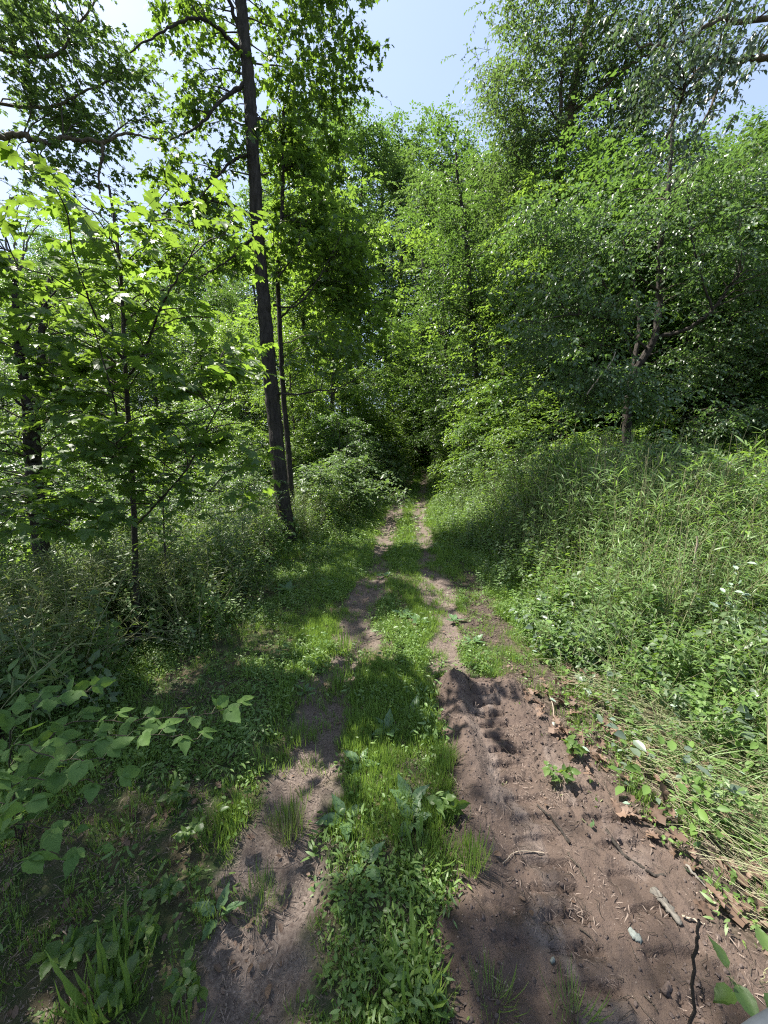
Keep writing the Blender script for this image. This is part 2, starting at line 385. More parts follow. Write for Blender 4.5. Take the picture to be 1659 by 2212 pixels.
def mud_mat():
    m, nt, out = newmat('scraped_soil'); N = nt.nodes; l = nt.links
    tc = N.new('ShaderNodeTexCoord')
    def noise(s, d=6, r=.6, st=(1, 1, 1)):
        mp = N.new('ShaderNodeMapping'); mp.inputs['Scale'].default_value = st; l.new(tc.outputs['Object'], mp.inputs['Vector'])
        n = N.new('ShaderNodeTexNoise'); n.inputs['Scale'].default_value = s; n.inputs['Detail'].default_value = d; n.inputs['Roughness'].default_value = r
        l.new(mp.outputs[0], n.inputs['Vector']); return n.outputs['Fac']
    def mr(f, a, b):
        n = N.new('ShaderNodeMapRange'); n.inputs['From Min'].default_value = a; n.inputs['From Max'].default_value = b; l.new(f, n.inputs['Value']); return n.outputs[0]
    def mix(f, a, b):
        n = N.new('ShaderNodeMixRGB'); l.new(f, n.inputs['Fac'])
        for k, v in (('Color1', a), ('Color2', b)):
            if isinstance(v, tuple): n.inputs[k].default_value = (*v, 1)
            else: l.new(v, n.inputs[k])
        return n.outputs[0]
    smooth = N.new('ShaderNodeAttribute'); smooth.attribute_name = 'packed'
    base = mix(mr(noise(6), .35, .65), (.070, .049, .038), (.14, .102, .082))
    packed = mix(mr(noise(14, 4, .6, (1, .35, 1)), .35, .65), (.12, .092, .078), (.195, .155, .132))
    c = mix(smooth.outputs['Fac'], base, packed)
    c = mix(mr(noise(3, 5, .7), .45, .7), c, (.062, .042, .033))
    c = mix(mr(noise(110, 3, .6), .58, .70), c, (.045, .031, .025))
    c = mix(mr(noise(150, 2, .5), .68, .76), c, (.26, .22, .19))
    pb = N.new('ShaderNodeBsdfPrincipled'); l.new(c, pb.inputs['Base Color']); pb.inputs['Roughness'].default_value = .8; pb.inputs['Specular IOR Level'].default_value = .3
    bm = N.new('ShaderNodeBump'); bm.inputs['Strength'].default_value = 1.0; bm.inputs['Distance'].default_value = .014
    l.new(noise(75, 6, .7), bm.inputs['Height']); l.new(bm.outputs[0], pb.inputs['Normal']); l.new(pb.outputs[0], out.inputs['Surface'])
    return m

# ------------------------------------------------------------------ ground
def axis(lo, hi, d0, k, origin=0.0):
    v = [origin]
    while v[-1] < hi: v.append(v[-1] + d0 + k * max(0, abs(v[-1] - origin) - 2.5))
    w = [origin]
    while w[-1] > lo: w.append(w[-1] - d0 - k * max(0, abs(w[-1] - origin) - 2.5))
    return np.array(w[::-1][:-1] + v)
gx = axis(-600, 600, .032, .045); gy = axis(-600, 700, .032, .040, 2.2)
X, Y = np.meshgrid(gx, gy)
Z = terrain(X, Y) - .12 * sstep(.02, .08, mud_edge(X, Y)) * (Y < 3.5) * (Y > .25) * (X < 2.2)
nx, ny = len(gx), len(gy)
idx = np.arange(nx * ny).reshape(ny, nx)
F = np.stack([idx[:-1, :-1], idx[:-1, 1:], idx[1:, 1:], idx[1:, :-1]], -1).reshape(-1, 4)
V = np.stack([X, Y, Z], -1).reshape(-1, 3)
dirt = rut_mask(X, Y).ravel(); churn = np.maximum(churn_mask(X, Y), .9 * sstep(-1.3, -.6, mud_edge(X, Y)) * (Y < 3.6) * (X > .9)).ravel()
GM = ground_mat()
fd = dirt[F].mean(1) > .5
fd &= (V[F[:, 0], 1] > -5) & (V[F[:, 0], 1] < 40)
def sub(name, sel, label):
    f = F[sel]; u, inv = np.unique(f.ravel(), return_inverse=True)
    me = mesh_np(name, V[u], inv.reshape(-1, 4), True, {'dirt': dirt[u], 'churn': churn[u]}, [GM])
    return tag(link(name, me), label, None, None, 'structure')
sub('ground', ~fd, 'forest floor with leaf litter and soil under the grass and weeds')
sub('dirt_path', fd, 'two worn dirt wheel ruts of the woodland track')

mx_ = np.arange(.0, 2.25, .0085); my_ = np.arange(.2, 3.5, .0085)
X2, Y2 = np.meshgrid(mx_, my_)
E2 = mud_edge(X2, Y2); H2 = mud_height(X2, Y2)
Z2 = terrain(X2, Y2) + H2
idx = np.arange(X2.size).reshape(X2.shape)
F2 = np.stack([idx[:-1, :-1], idx[:-1, 1:], idx[1:, 1:], idx[1:, :-1]], -1).reshape(-1, 4)
keep = (E2.ravel()[F2] > -.05).all(1); F2 = F2[keep]
V2 = np.stack([X2, Y2, Z2], -1).reshape(-1, 3)
packed = (sstep(.52, .62, fbm(X2 * 5, Y2 * 2.2, 3)) * sstep(.1, .3, E2)).ravel()
u, inv = np.unique(F2.ravel(), return_inverse=True)
me = mesh_np('mud_strip', V2[u], inv.reshape(-1, 4), True, {'packed': packed[u]}, [mud_mat()])
tag(link('mud_strip', me), 'strip of freshly scraped brown soil with tread marks', None, None, 'structure')

# ------------------------------------------------------------------ tree builder
def skel_link(clusters, nodes, nrad, start_up=.3, maxr=.03, rmin=.006):
    """connect crown points to the skeleton with curved branches, nearest first; returns list of (path, radii)"""
    nodes = list(nodes); nrad = list(nrad)
    NP = np.array(nodes); NR = np.array(nrad)
    d0 = np.array([np.min(np.linalg.norm(NP - c, axis=1)) for c in clusters])
    out = []
    for ci in np.argsort(d0):
        c = clusters[ci]
        v = NP - c; hd = np.hypot(v[:, 0], v[:, 1]); dz = c[2] - NP[:, 2]
        cost = np.linalg.norm(v, axis=1) + 1.2 * np.maximum(0, start_up * hd - dz) + .012 / (NR + .01)
        j = int(np.argmin(cost)); p = NP[j]; ln = np.linalg.norm(c - p)
        mid = (p + c) / 2 + np.array([0, 0, .10 * ln]) + (R.rand(3) - .5) * .16 * ln
        path = curve([p, mid, c], 6, .012 * ln, int(ci))
        r0 = min(NR[j] * .6, maxr, rmin + .011 * ln); rr = np.linspace(max(r0, rmin), rmin * .7, 6)
        out.append((path, rr))
        NP = np.vstack([NP, path[1:]]); NR = np.concatenate([NR, rr[1:]])
    return out
def sprays(C, axis_p, K, Mn, L_, size, kind, droop=.25, hang=.25, up=1.0, spread=.6, rs=R, flat=.35, back=0.4):
    """leafy twigs round each crown point. Returns leaf arrays and twig segments."""
    n = len(C)
    out = C - axis_p; out[:, 2] *= .3; out = norm(out)
    base = np.repeat(C, K, 0); o = np.repeat(out, K, 0); m = len(base)
    d = norm(o * back + norm(rs.randn(m, 3) * [1, 1, flat]))
    ln = L_ * (.6 + .8 * rs.rand(m))
    st = base + rs.randn(m, 3) * spread * L_ * [.5, .5, .3] - d * ln[:, None] * .3
    t = (np.arange(Mn) + .5) / Mn
    t = t[None] + (rs.rand(m, Mn) - .5) * .6 / Mn
    P = st[:, None] + d[:, None] * (ln[:, None] * t)[..., None]
    P[..., 2] -= droop * ln[:, None] * t ** 2
    side = norm(np.cross(d, [0, 0, 1.0])); sg = np.where(np.arange(Mn) % 2, 1, -1)
    D = d[:, None] * .7 + side[:, None] * sg[None, :, None] * .75 + rs.randn(m, Mn, 3) * .28
    D[..., 2] -= hang + droop * .8 * t
    Nn = np.array([0, 0, up]) + rs.randn(m, Mn, 3) * .38
    S = size * (.6 + .7 * rs.rand(m, Mn))
    tw = np.stack([st, st + d * ln[:, None] * .5 - [0, 0, 1] * (droop * ln * .25)[:, None], st + d * ln[:, None] - [0, 0, 1] * (droop * ln)[:, None]], 1)
    return P.reshape(-1, 3), D.reshape(-1, 3), Nn.reshape(-1, 3), S.ravel(), tw
def blob_points(blobs, rs=R, freq=.55, thr=.42):
    out = []
    for (c, r, n) in blobs:
        c = np.array(c, float); r = np.array(r if hasattr(r, '__len__') else (r, r, r), float)
        k = 0
        while k < n:
            v = rs.randn(3); v /= np.linalg.norm(v); v *= rs.rand() ** .45
            p = c + v * r
            g = fbm(np.array([p[0] * freq + p[2] * .7]), np.array([p[1] * freq + p[2] * .5 + 3]), 2)[0]
            if g < thr and rs.rand() < .85: continue
            out.append(p); k += 1
    return np.array(out)
def twigs_mesh(mb, tw, r=.003):
    P = tw; n = len(P)                         # batched 3-sided tubes
    T = norm(P[:, 2] - P[:, 0]); A = norm(np.cross(T, [0, 0, 1.0])); B = np.cross(T, A)
    rings = []
    for k, rr in enumerate((r, r * .8, r * .3)):
        for a in range(3):
            th = a * 2.094
            rings.append(P[:, k] + rr * (A * math.cos(th) + B * math.sin(th)))
    V = np.stack(rings, 1)
    f = []
    for k in range(2):
        for a in range(3): f.append((k * 3 + a, k * 3 + (a + 1) % 3, k * 3 + 3 + (a + 1) % 3, k * 3 + 3 + a))
    F = (np.array(f)[None] + (np.arange(n) * 9)[:, None, None]).reshape(-1, 4) + mb.n
    mb.V.append(V.reshape(-1, 3)); mb.F.append(F); mb.n += n * 9

def tree(name, label, cat, base, trunks, limbs=(), blobs=(), leaf='rhomb', size=.1, K=4, Mn=8, L_=.5, mat='wood', bark='bark',
         droop=.25, hang=.25, leaf_parts=0, group=None, extra=None, twig_r=.003, maxr=.03, thr=.42, freq=.55, up=1.0, sides=10, rs=None, start_up=.3, flat=.35, origin=True, dead=()):
    """trunks / limbs: list of (control points, r0, r1). All in world coordinates; objects are stored relative to base."""
    rs = rs or R
    base = np.array(base, float)
    root = thing(name, label, cat, base, group)
    nodes = []; nr = []
    for i, (P, r0, r1) in enumerate(trunks):
        c = curve(P, max(16, int(len(P) * (14 if r0 > .05 else 8))), r0 * .05, i); t = np.linspace(0, 1, len(c)); rr = r0 + (r1 - r0) * t
        mb = MB(); mb.tube(c, rr, 26 if r0 > .05 else sides, .13 if r0 > .02 else 0, .55 if i == 0 and r0 > .05 else 0); link('trunk', mb.mesh('trunk', [M[bark]], True, base), root)
        a = int(len(c) * (.22 if not len(limbs) else .35)) if i == 0 else 0
        nodes += list(c[a:]); nr += list(rr[a:])
    for i, (P, r0, r1) in enumerate(limbs):
        c = curve(P, max(14, int(len(P) * 7)), r0 * .25, i + 50); rr = np.linspace(r0, r1, len(c))
        mb = MB(); mb.tube(c, rr, 7); link('limb', mb.mesh('limb', [M[bark]], True, base), root)
        nodes += list(c[2:]); nr += list(rr[2:])
    for i, (P, r0, r1) in enumerate(dead):
        c = curve(P, 12, r0 * .4, i + 90); rr = np.linspace(r0, r1, len(c))
        mb = MB(); mb.tube(c, rr, 6); link('dead_branch', mb.mesh('dead_branch', [M['bark_pale']], True, base), root)
    if not blobs: return root
    C = blob_points(blobs, rs, freq, thr)
    br = skel_link(C, nodes, nr, start_up, maxr)
    mb = MB()
    for p, rr in br: mb.tube(p, rr, 4)
    cpt = np.array(trunks[0][0]); cz = np.stack([np.interp(C[:, 2], cpt[:, 2], cpt[:, 0]), np.interp(C[:, 2], cpt[:, 2], cpt[:, 1]), C[:, 2]], 1)
    P, D, Nn, S, tw = sprays(C, cz, K, Mn, L_, size, leaf, droop, hang, up, rs=rs, flat=flat)
    if twig_r: twigs_mesh(mb, tw, twig_r)
    tag(link('branches', mb.mesh('branches', [M['twig']], True, base), root), kind='stuff')
    if extra is not None:
        P = np.vstack([P, extra[0]]); D = np.vstack([D, extra[1]]); Nn = np.vstack([Nn, extra[2]]); S = np.concatenate([S, extra[3]])
    if leaf_parts:
        px, py, cz_ = project(P); vis = (px > 0) & (px < 1659) & (py > 0) & (py < 2212) & (cz_ > .3)
        score = np.where(vis, S / cz_, 0); o = np.argsort(-score)[:leaf_parts]
        o = o[score[o] > 0]
        lm = mesh_np('leaf', LEAF[leaf][0], LEAF[leaf][1], False, {'rnd': np.zeros(len(LEAF[leaf][0]))}, [M[mat]])
        leaf_objs(root, lm, P[o] - base, D[o], Nn[o], S[o])
        k = np.ones(len(P), bool); k[o] = False
        P, D, Nn, S = P[k], D[k], Nn[k], S[k]
    v, f, a = place(leaf, P, D, Nn, S, rs)
    tag(link('crown', mesh_np('crown', v - base, f, False, {'rnd': a}, [M[mat]]), root), kind='stuff')
    return root
def frames(D, Nn):
    D = norm(D); Nn = norm(Nn - (Nn * D).sum(-1, keepdims=True) * D); return D, np.cross(Nn, D), Nn
from mathutils import Matrix
def leaf_objs(root, mesh, P, D, Nn, S, name='leaf'):
    D, B, Nn = frames(D, Nn)
    for p, d, b, n, s in zip(P, D, B, Nn, S):
        o = bpy.data.objects.new(name, mesh); o.parent = root
        m = Matrix(((d[0] * s, b[0] * s, n[0] * s, p[0]), (d[1] * s, b[1] * s, n[1] * s, p[1]), (d[2] * s, b[2] * s, n[2] * s, p[2]), (0, 0, 0, 1)))
        o.matrix_local = m
        COL.objects.link(o)
def gz(p, dz=0.0):
    p = np.array(p, float); return np.array([p[0], p[1], float(surf(p[0], p[1])) + dz])

#@TREES
# ---- tall dark-trunked tree left of the track
b = gz(at(625, 1170, 8.4), -.1)
tA = [b, at(608, 1050, 8.4), at(592, 900, 8.4), at(580, 780, 8.4), at(572, 680, 8.45), at(562, 560, 8.5), at(552, 420, 8.5), at(545, 300, 8.5), at(538, 180, 8.5), at(520, 0, 8.5), at(505, -180, 8.6), at(490, -480, 8.8)]
limbsA = [([at(550, 470, 8.5), at(505, 445, 8.3), at(450, 434, 8.1), at(400, 440, 7.9), at(330, 470, 7.6)], .035, .012),
          ([at(553, 505, 8.5), at(520, 540, 8.5), at(490, 565, 8.4), at(430, 600, 8.2)], .03, .01),
          ([at(541, 335, 8.5), at(505, 345, 8.3), at(470, 380, 8.1), at(430, 430, 7.8)], .035, .01),
          ([at(530, 180, 8.5), at(480, 215, 8.2), at(430, 270, 7.9), at(370, 300, 7.6)], .04, .012),
          ([at(530, 120, 8.5), at(470, 60, 8.2), at(420, 40, 7.9), at(350, 70, 7.6), at(270, 120, 7.3)], .04, .01),
          ([at(537, 150, 8.5), at(515, 60, 8.5), at(490, -20, 8.4), at(470, -120, 8.2)], .05, .02),
          ([at(590, 850, 8.4), at(640, 852, 8.1), at(680, 845, 8.0), at(740, 835, 7.8), at(800, 795, 7.6)], .025, .007),
          ([at(590, 660, 8.4), at(640, 660, 8.3), at(690, 600, 8.3), at(740, 500, 8.3)], .022, .007),
          ([at(600, 600, 8.6), at(640, 540, 8.6), at(650, 480, 8.6)], .02, .006)]
tree('tulip_tree', 'tall tree with a dark ridged trunk leaning left at the edge of the track', 'tree', b,
     [(tA, .165, .085)], limbsA,
     [(at(665, 60, 9.8), (1.6, 1.0, 1.6), 50), (at(650, 300, 9.8), (1.2, .8, 1.6), 32), (at(430, 50, 8.6), (1.3, .8, 1.1), 22), (at(430, 260, 8.4), (1.2, .8, .9), 22),
      (at(400, 420, 8.4), (1.3, .8, .7), 22), (at(690, 500, 9.8), (.9, .8, 1.2), 20), (at(500, 560, 9.0), (.9, .6, .6), 12), (at(560, -270, 9.4), (2.2, 1.5, 2.2), 80), (at(740, 560, 9.2), (.8, .8, .8), 18),
      (at(700, 760, 8.3), (.9, .6, .5), 14), (at(370, 560, 8.4), (.9, .7, .5), 16)],
     leaf='star', size=.115, K=6, Mn=7, L_=.55, mat='tulip', bark='bark_dark', droop=.25, hang=.55, leaf_parts=300, thr=.38, freq=.9, maxr=.02, up=.9)

# ---- thin trunk standing just behind it
b = gz(at(636, 1150, 9.3), -.1)
tree('young_tree', 'thin dark stem standing close behind the tall dark trunk', 'tree', b,
     [([b, at(628, 1040, 9.3), at(622, 960, 9.3), at(612, 850, 9.3), at(604, 700, 9.3), at(600, 580, 9.3), at(608, 480, 9.3), at(612, 360, 9.3), at(612, 240, 9.3)], .075, .03)],
     [([at(600, 590, 9.3), at(640, 545, 9.2), at(660, 480, 9.1), at(700, 430, 9.0)], .02, .008), ([at(604, 690, 9.3), at(650, 640, 9.1), at(720, 560, 9.0), at(760, 450, 8.9)], .022, .008)],
     [(at(680, 560, 9.2), (1.2, 1.2, 1.2), 44), (at(640, 330, 9.3), (.8, .8, 1.3), 34), (at(760, 680, 9.4), (1.1, 1.1, .9), 34)],
     leaf='star', size=.13, K=5, Mn=7, L_=.4, mat='maple', bark='bark_dark', hang=.4, thr=.42, freq=.9, maxr=.014)

# ---- slim maple sapling at the left, big leaves
b = gz(at(297, 1392, 3.9), -.05)
mB = [b, at(293, 1250, 3.9), at(290, 1120, 3.9), at(282, 980, 3.9), at(274, 860, 3.9), at(268, 740, 3.9), at(262, 620, 3.95), at(250, 500, 4.0), at(235, 400, 4.05)]
limbsB = [([at(294, 1135, 3.9), at(345, 1080, 3.7), at(405, 1010, 3.5), at(450, 920, 3.4), at(500, 830, 3.3)], .012, .004),
          ([at(273, 820, 3.9), at(310, 760, 3.7), at(350, 660, 3.5), at(395, 580, 3.4), at(430, 520, 3.3)], .013, .004),
          ([at(288, 1020, 3.9), at(262, 950, 3.6), at(245, 860, 3.3), at(200, 700, 3.0)], .012, .004),
          ([at(270, 780, 3.9), at(215, 700, 3.7), at(175, 600, 3.5), at(150, 520, 3.4)], .012, .004),
          ([at(266, 700, 3.9), at(330, 640, 4.2), at(400, 600, 4.5)], .010, .004),
          ([at(280, 930, 3.9), at(350, 905, 4.1), at(450, 880, 4.3), at(520, 860, 4.4)], .010, .004)]
tree('maple_sapling', 'slender maple sapling with broad lobed leaves in the left foreground', 'tree', b,
     [(mB, .034, .010)], limbsB,
     [(at(170, 470, 3.5), (1.0, .5, .3), 9), (at(340, 480, 3.7), (.8, .5, .3), 8), (at(110, 610, 3.5), (1.0, .5, .3), 9), (at(400, 620, 3.7), (.8, .5, .35), 9), (at(250, 760, 3.6), (1.1, .5, .35), 11), (at(40, 500, 3.6), (.8, .5, .4), 8), (at(500, 760, 3.8), (.6, .4, .3), 6),
      (at(130, 880, 3.3), (.6, .5, .25), 8), (at(420, 780, 3.5), (.6, .5, .35), 10), (at(330, 960, 3.4), (.8, .5, .3), 10), (at(200, 1010, 3.4), (.7, .4, .3), 9), (at(460, 950, 3.5), (.5, .4, .3), 8), (at(60, 760, 3.3), (.6, .5, .4), 9), (at(330, 1080, 3.5), (.8, .5, .25), 9), (at(90, 1120, 3.3), (.5, .4, .3), 8)],
     leaf='maple', size=.108, K=3, Mn=5, L_=.38, mat='maple', bark='bark_dark', droop=.15, hang=.28, leaf_parts=290, thr=.3, freq=1.4, maxr=.008, twig_r=.0018, up=1.2, sides=6)

b = gz(at(362, 1370, 4.3), -.05)
tree('thin_sapling', 'pencil thin sapling stem just right of the slender maple sapling', 'tree', b,
     [([b, at(360, 1270, 4.3), at(355, 1160, 4.3), at(352, 1060, 4.3), at(358, 960, 4.3)], .014, .005)], [],
     [(at(380, 1120, 4.3), (.5, .5, .5), 12), (at(360, 980, 4.3), (.4, .4, .4), 8)], leaf='oval', size=.08, K=3, Mn=6, L_=.3, mat='understory', bark='bark_dark', thr=.3, maxr=.006, twig_r=.0018, sides=5)

# ---- dark forked tree at the far left
b = gz(at(106, 1292, 5.3), -.1)
tree('forked_tree', 'dark forked trunk with bare upper twigs near the left edge', 'tree', b,
     [([b, at(92, 1200, 5.3), at(78, 1090, 5.3), at(72, 1000, 5.3), at(68, 925, 5.3), at(64, 850, 5.3)], .105, .085),
      ([at(64, 860, 5.3), at(50, 810, 5.3), at(40, 750, 5.3), at(34, 680, 5.35), at(32, 600, 5.4)], .065, .035),
      ([at(66, 865, 5.3), at(84, 815, 5.35), at(90, 760, 5.4), at(92, 690, 5.5), at(110, 600, 5.6)], .06, .03)],
     [([at(66, 900, 5.3), at(30, 860, 5.1), at(0, 835, 5.0), at(-50, 800, 4.9)], .02, .01), ([at(40, 740, 5.35), at(110, 640, 5.3), at(160, 600, 5.2)], .015, .007)],
     [(at(60, 900, 5.0), (1.1, 1.0, .5), 26), (at(-60, 1000, 4.9), (1.0, 1.0, .6), 22), (at(120, 700, 5.6), (.8, .8, .5), 16), (at(60, 1080, 4.9), (.9, .7, .35), 18)],
     leaf='oval', size=.10, K=4, Mn=7, L_=.35, mat='understory', bark='bark_dark', thr=.4, freq=1.0, maxr=.012, leaf_parts=120,
     dead=[([at(32, 605, 5.4), at(22, 560, 5.4), at(10, 520, 5.4), at(4, 470, 5.4)], .022, .005), ([at(32, 605, 5.4), at(36, 560, 5.4), at(30, 510, 5.4), at(45, 430, 5.4)], .02, .004),
           ([at(33, 615, 5.4), at(50, 560, 5.4), at(62, 520, 5.4), at(90, 470, 5.4)], .018, .004), ([at(20, 555, 5.4), at(-2, 520, 5.4), at(-20, 480, 5.4)], .012, .004),
           ([at(50, 560, 5.4), at(54, 500, 5.4), at(70, 440, 5.4)], .010, .003), ([at(36, 530, 5.4), at(20, 490, 5.4), at(22, 420, 5.4)], .009, .003)])

# ---- big tree outside the left edge reaching a crooked limb into the picture
b = gz((-9.6, 6.6, 0), -.1)
oak_t = [b, np.array([-9.5, 6.6, 3]), np.array([-9.3, 6.6, 7]), np.array([-9.0, 6.8, 11]), np.array([-8.8, 7.0, 15])]
tree('crooked_limb_tree', 'leafy tree whose crooked dark limb reaches in from the upper left edge', 'tree', b,
     [(oak_t, .24, .09)],
     [([np.array([-9.3, 6.6, 6.2]), at(-60, 300, 6.6), at(0, 296, 6.6), at(45, 292, 6.6), at(85, 303, 6.6), at(110, 310, 6.6), at(130, 298, 6.6), at(165, 302, 6.6), at(232, 309, 6.6)], .048, .026),
      ([at(225, 309, 6.6), at(270, 288, 6.6), at(320, 298, 6.6), at(350, 300, 6.6)], .022, .008), ([at(222, 310, 6.6), at(221, 340, 6.6), at(213, 375, 6.6), at(216, 420, 6.6)], .025, .012),
      ([np.array([-9.1, 6.7, 9]), at(60, 120, 7.2), at(160, 60, 7.3), at(230, -40, 7.4)], .034, .01), ([np.array([-9.2, 6.7, 8]), at(40, 230, 7.2), at(180, 200, 7.2), at(280, 150, 7.2)], .03, .008),
      ],
     [(at(40, 90, 7.2), (1.7, 1.0, 1.7), 42), (at(170, 130, 7.2), (1.3, .9, 1.3), 34), (at(100, 240, 7.0), (1.7, .8, .7), 24), (at(240, 230, 7.0), (.8, .7, .6), 15), (at(60, 400, 7.0), (1.2, .9, .4), 7), (at(-180, 0, 7.2), (1.8, 1.6, 2.4), 40),
      (at(170, 390, 6.8), (.9, .7, .5), 16), (at(160, -60, 7.2), (1.4, 1.2, 1.2), 16)],
     leaf='star', size=.08, K=5, Mn=8, L_=.40, mat='wood2', bark='bark', droop=.15, hang=.3, leaf_parts=300, thr=.43, freq=1.0, maxr=.016)

# ---- right side: leaning two-stemmed elm with glossy drooping leaf rows
b = gz(at(1352, 1075, 9.2), -.1)
tree('elm_tree', 'two-stemmed dark tree with drooping rows of glossy leaves right of the track', 'tree', b,
     [([b, at(1352, 980, 9.2), at(1356, 880, 9.2), at(1368, 810, 9.2), at(1395, 765, 9.15), at(1415, 725, 9.1), at(1424, 660, 9.1), at(1425, 600, 9.1), at(1426, 540, 9.1), at(1440, 440, 9.1), at(1450, 330, 9.1), at(1455, 220, 9.1)], .105, .03),
      ([at(1364, 825, 9.2), at(1372, 770, 9.3), at(1380, 720, 9.4), at(1378, 660, 9.6), at(1360, 560, 9.8)], .065, .025)],
     [([at(1415, 728, 9.1), at(1480, 712, 8.8), at(1540, 668, 8.5), at(1575, 620, 8.3), at(1603, 585, 8.1)], .05, .018), ([at(1540, 668, 8.5), at(1515, 600, 8.5), at(1492, 500, 8.6), at(1485, 400, 8.7)], .025, .008),
      ([at(1424, 630, 9.1), at(1385, 600, 8.9), at(1355, 550, 8.6), at(1320, 470, 8.3)], .025, .008), ([at(1426, 545, 9.1), at(1470, 520, 9.0), at(1520, 470, 8.8)], .025, .008),
      ([at(1400, 755, 9.15), at(1330, 700, 8.6), at(1240, 680, 8.0), at(1140, 700, 7.6)], .03, .008), ([at(1366, 820, 9.2), at(1290, 830, 8.6), at(1220, 860, 8.1), at(1150, 890, 7.7)], .025, .007),
      ([at(1372, 780, 9.3), at(1300, 600, 9.2), at(1230, 540, 9.0), at(1160, 530, 8.8)], .028, .008), ([at(1240, 905, 7.9), at(1260, 880, 8.0), at(1285, 800, 8.0), at(1310, 700, 8.1)], .012, .005)],
     [(at(1200, 640, 8.2), (1.5, 1.0, .7), 70), (at(1150, 740, 7.8), (.9, .8, .4), 26), (at(1300, 500, 8.6), (1.6, 1.1, .8), 70), (at(1260, 820, 7.9), (1.3, .8, .5), 60), (at(1400, 840, 8.0), (1.1, .8, .5), 34), (at(1560, 560, 8.6), (1.3, 1.0, 1.1), 60),
      (at(1440, 440, 9.4), (2.0, 1.1, .9), 66), (at(1500, 780, 9.4), (1.4, 1.0, .8), 40), (at(1300, 690, 8.6), (1.4, .8, .6), 44), (at(1640, 720, 9.0), (1.4, 1.0, 1.3), 56), (at(1560, 400, 9.4), (1.5, 1, .7), 40), (at(1160, 480, 8.8), (1.0, .9, .6), 24), (at(1600, 900, 8.6), (1.4, 1, .6), 36)],
     leaf='oval', size=.08, K=5, Mn=10, L_=.5, mat='elm', bark='bark_dark', droop=.42, hang=.5, leaf_parts=300, thr=.42, freq=.9, maxr=.016, flat=.2)

# ---- silver leaved limb coming in from the upper right
b = gz((9.2, 6.2, 0), -.1)
tree('silver_leaf_tree', 'tree outside the right edge whose silvery leaf sprays hang against the sky', 'tree', b,
     [([b, np.array([9.1, 6.2, 4]), np.array([8.7, 6.1, 8]), np.array([8.3, 6.0, 11])], .2, .07)],
     [([np.array([8.7, 6.1, 7.6]), at(1720, 120, 6.3), at(1600, 130, 6.3), at(1500, 160, 6.3), at(1440, 300, 6.3)], .05, .012), ([np.array([8.7, 6.1, 8.4]), at(1650, 40, 6.2), at(1560, 40, 6.2), at(1470, 90, 6.2), at(1380, 100, 6.3)], .04, .01),
      ([at(1560, 145, 6.3), at(1540, 220, 6.3), at(1500, 290, 6.3), at(1430, 350, 6.4)], .02, .006)],
     [(at(1600, 70, 6.2), (.9, .6, .22), 20), (at(1480, 120, 6.2), (.8, .5, .35), 17), (at(1480, 220, 6.3), (.6, .4, .5), 14), (at(1400, 210, 6.4), (.45, .4, .5), 8), (at(1440, 330, 6.4), (.45, .4, .3), 8), (at(1380, 50, 6.4), (.6, .5, .3), 7)],
     leaf='oval', size=.075, K=4, Mn=9, L_=.40, mat='silver', bark='bark', droop=.5, hang=.9, leaf_parts=300, thr=.4, freq=1.3, maxr=.012, flat=.3)

# ---- tall tree at the right with its high open crown
b = gz(at(1196, 960, 17), -.1)
tF = [b, at(1197, 800, 17), at(1200, 660, 17), at(1202, 520, 17), at(1204, 400, 17), at(1220, 300, 17), at(1235, 220, 17), at(1250, 140, 17), at(1262, 80, 17), at(1280, -20, 17), at(1300, -200, 17)]
tree('tall_open_tree', 'tallest tree right of the sky gap with a straight trunk and high airy crown', 'tree', b,
     [(tF, .26, .10)],
     [([at(1206, 390, 17), at(1218, 330, 16.8), at(1212, 250, 16.6), at(1215, 150, 16.4), at(1240, 50, 16.2)], .12, .03), ([at(1235, 240, 17), at(1290, 200, 16.5), at(1350, 150, 16), at(1410, 110, 15.5)], .09, .02),
      ([at(1250, 150, 17), at(1290, 90, 16.6), at(1330, 20, 16.2), at(1370, -60, 16)], .08, .02), ([at(1205, 420, 17), at(1160, 380, 16.5), at(1110, 330, 16)], .05, .015), ([at(1202, 480, 17), at(1260, 440, 16.6), at(1330, 410, 16.2)], .05, .015),
      ([at(1222, 300, 17), at(1180, 220, 17), at(1130, 170, 17)], .05, .015)],
     [(at(1180, 130, 17), (3.0, 2.4, 3.6), 120), (at(1110, 280, 16.4), (1.8, 1.6, 2.4), 70), (at(1350, 120, 16.5), (3.2, 2.4, 3.0), 120), (at(1220, 380, 17), (3.4, 2.2, 1.6), 90), (at(1400, 230, 16.5), (2.4, 2, 1.6), 50), (at(1120, 60, 17), (1.4, 1.6, 1.8), 24), (at(1330, 400, 16.5), (2.6, 2, 1.5), 60), (at(1300, -150, 16), (4.5, 4, 4), 110), (at(1250, 480, 16), (2.8, 2, 1.4), 50),
      (at(1450, 50, 15), (2.0, 2, 2.4), 50)],
     leaf='rhomb', size=.125, K=6, Mn=10, L_=1.0, mat='wood2', bark='bark', droop=.25, hang=.4, thr=.38, freq=.5, maxr=.03, twig_r=.006)

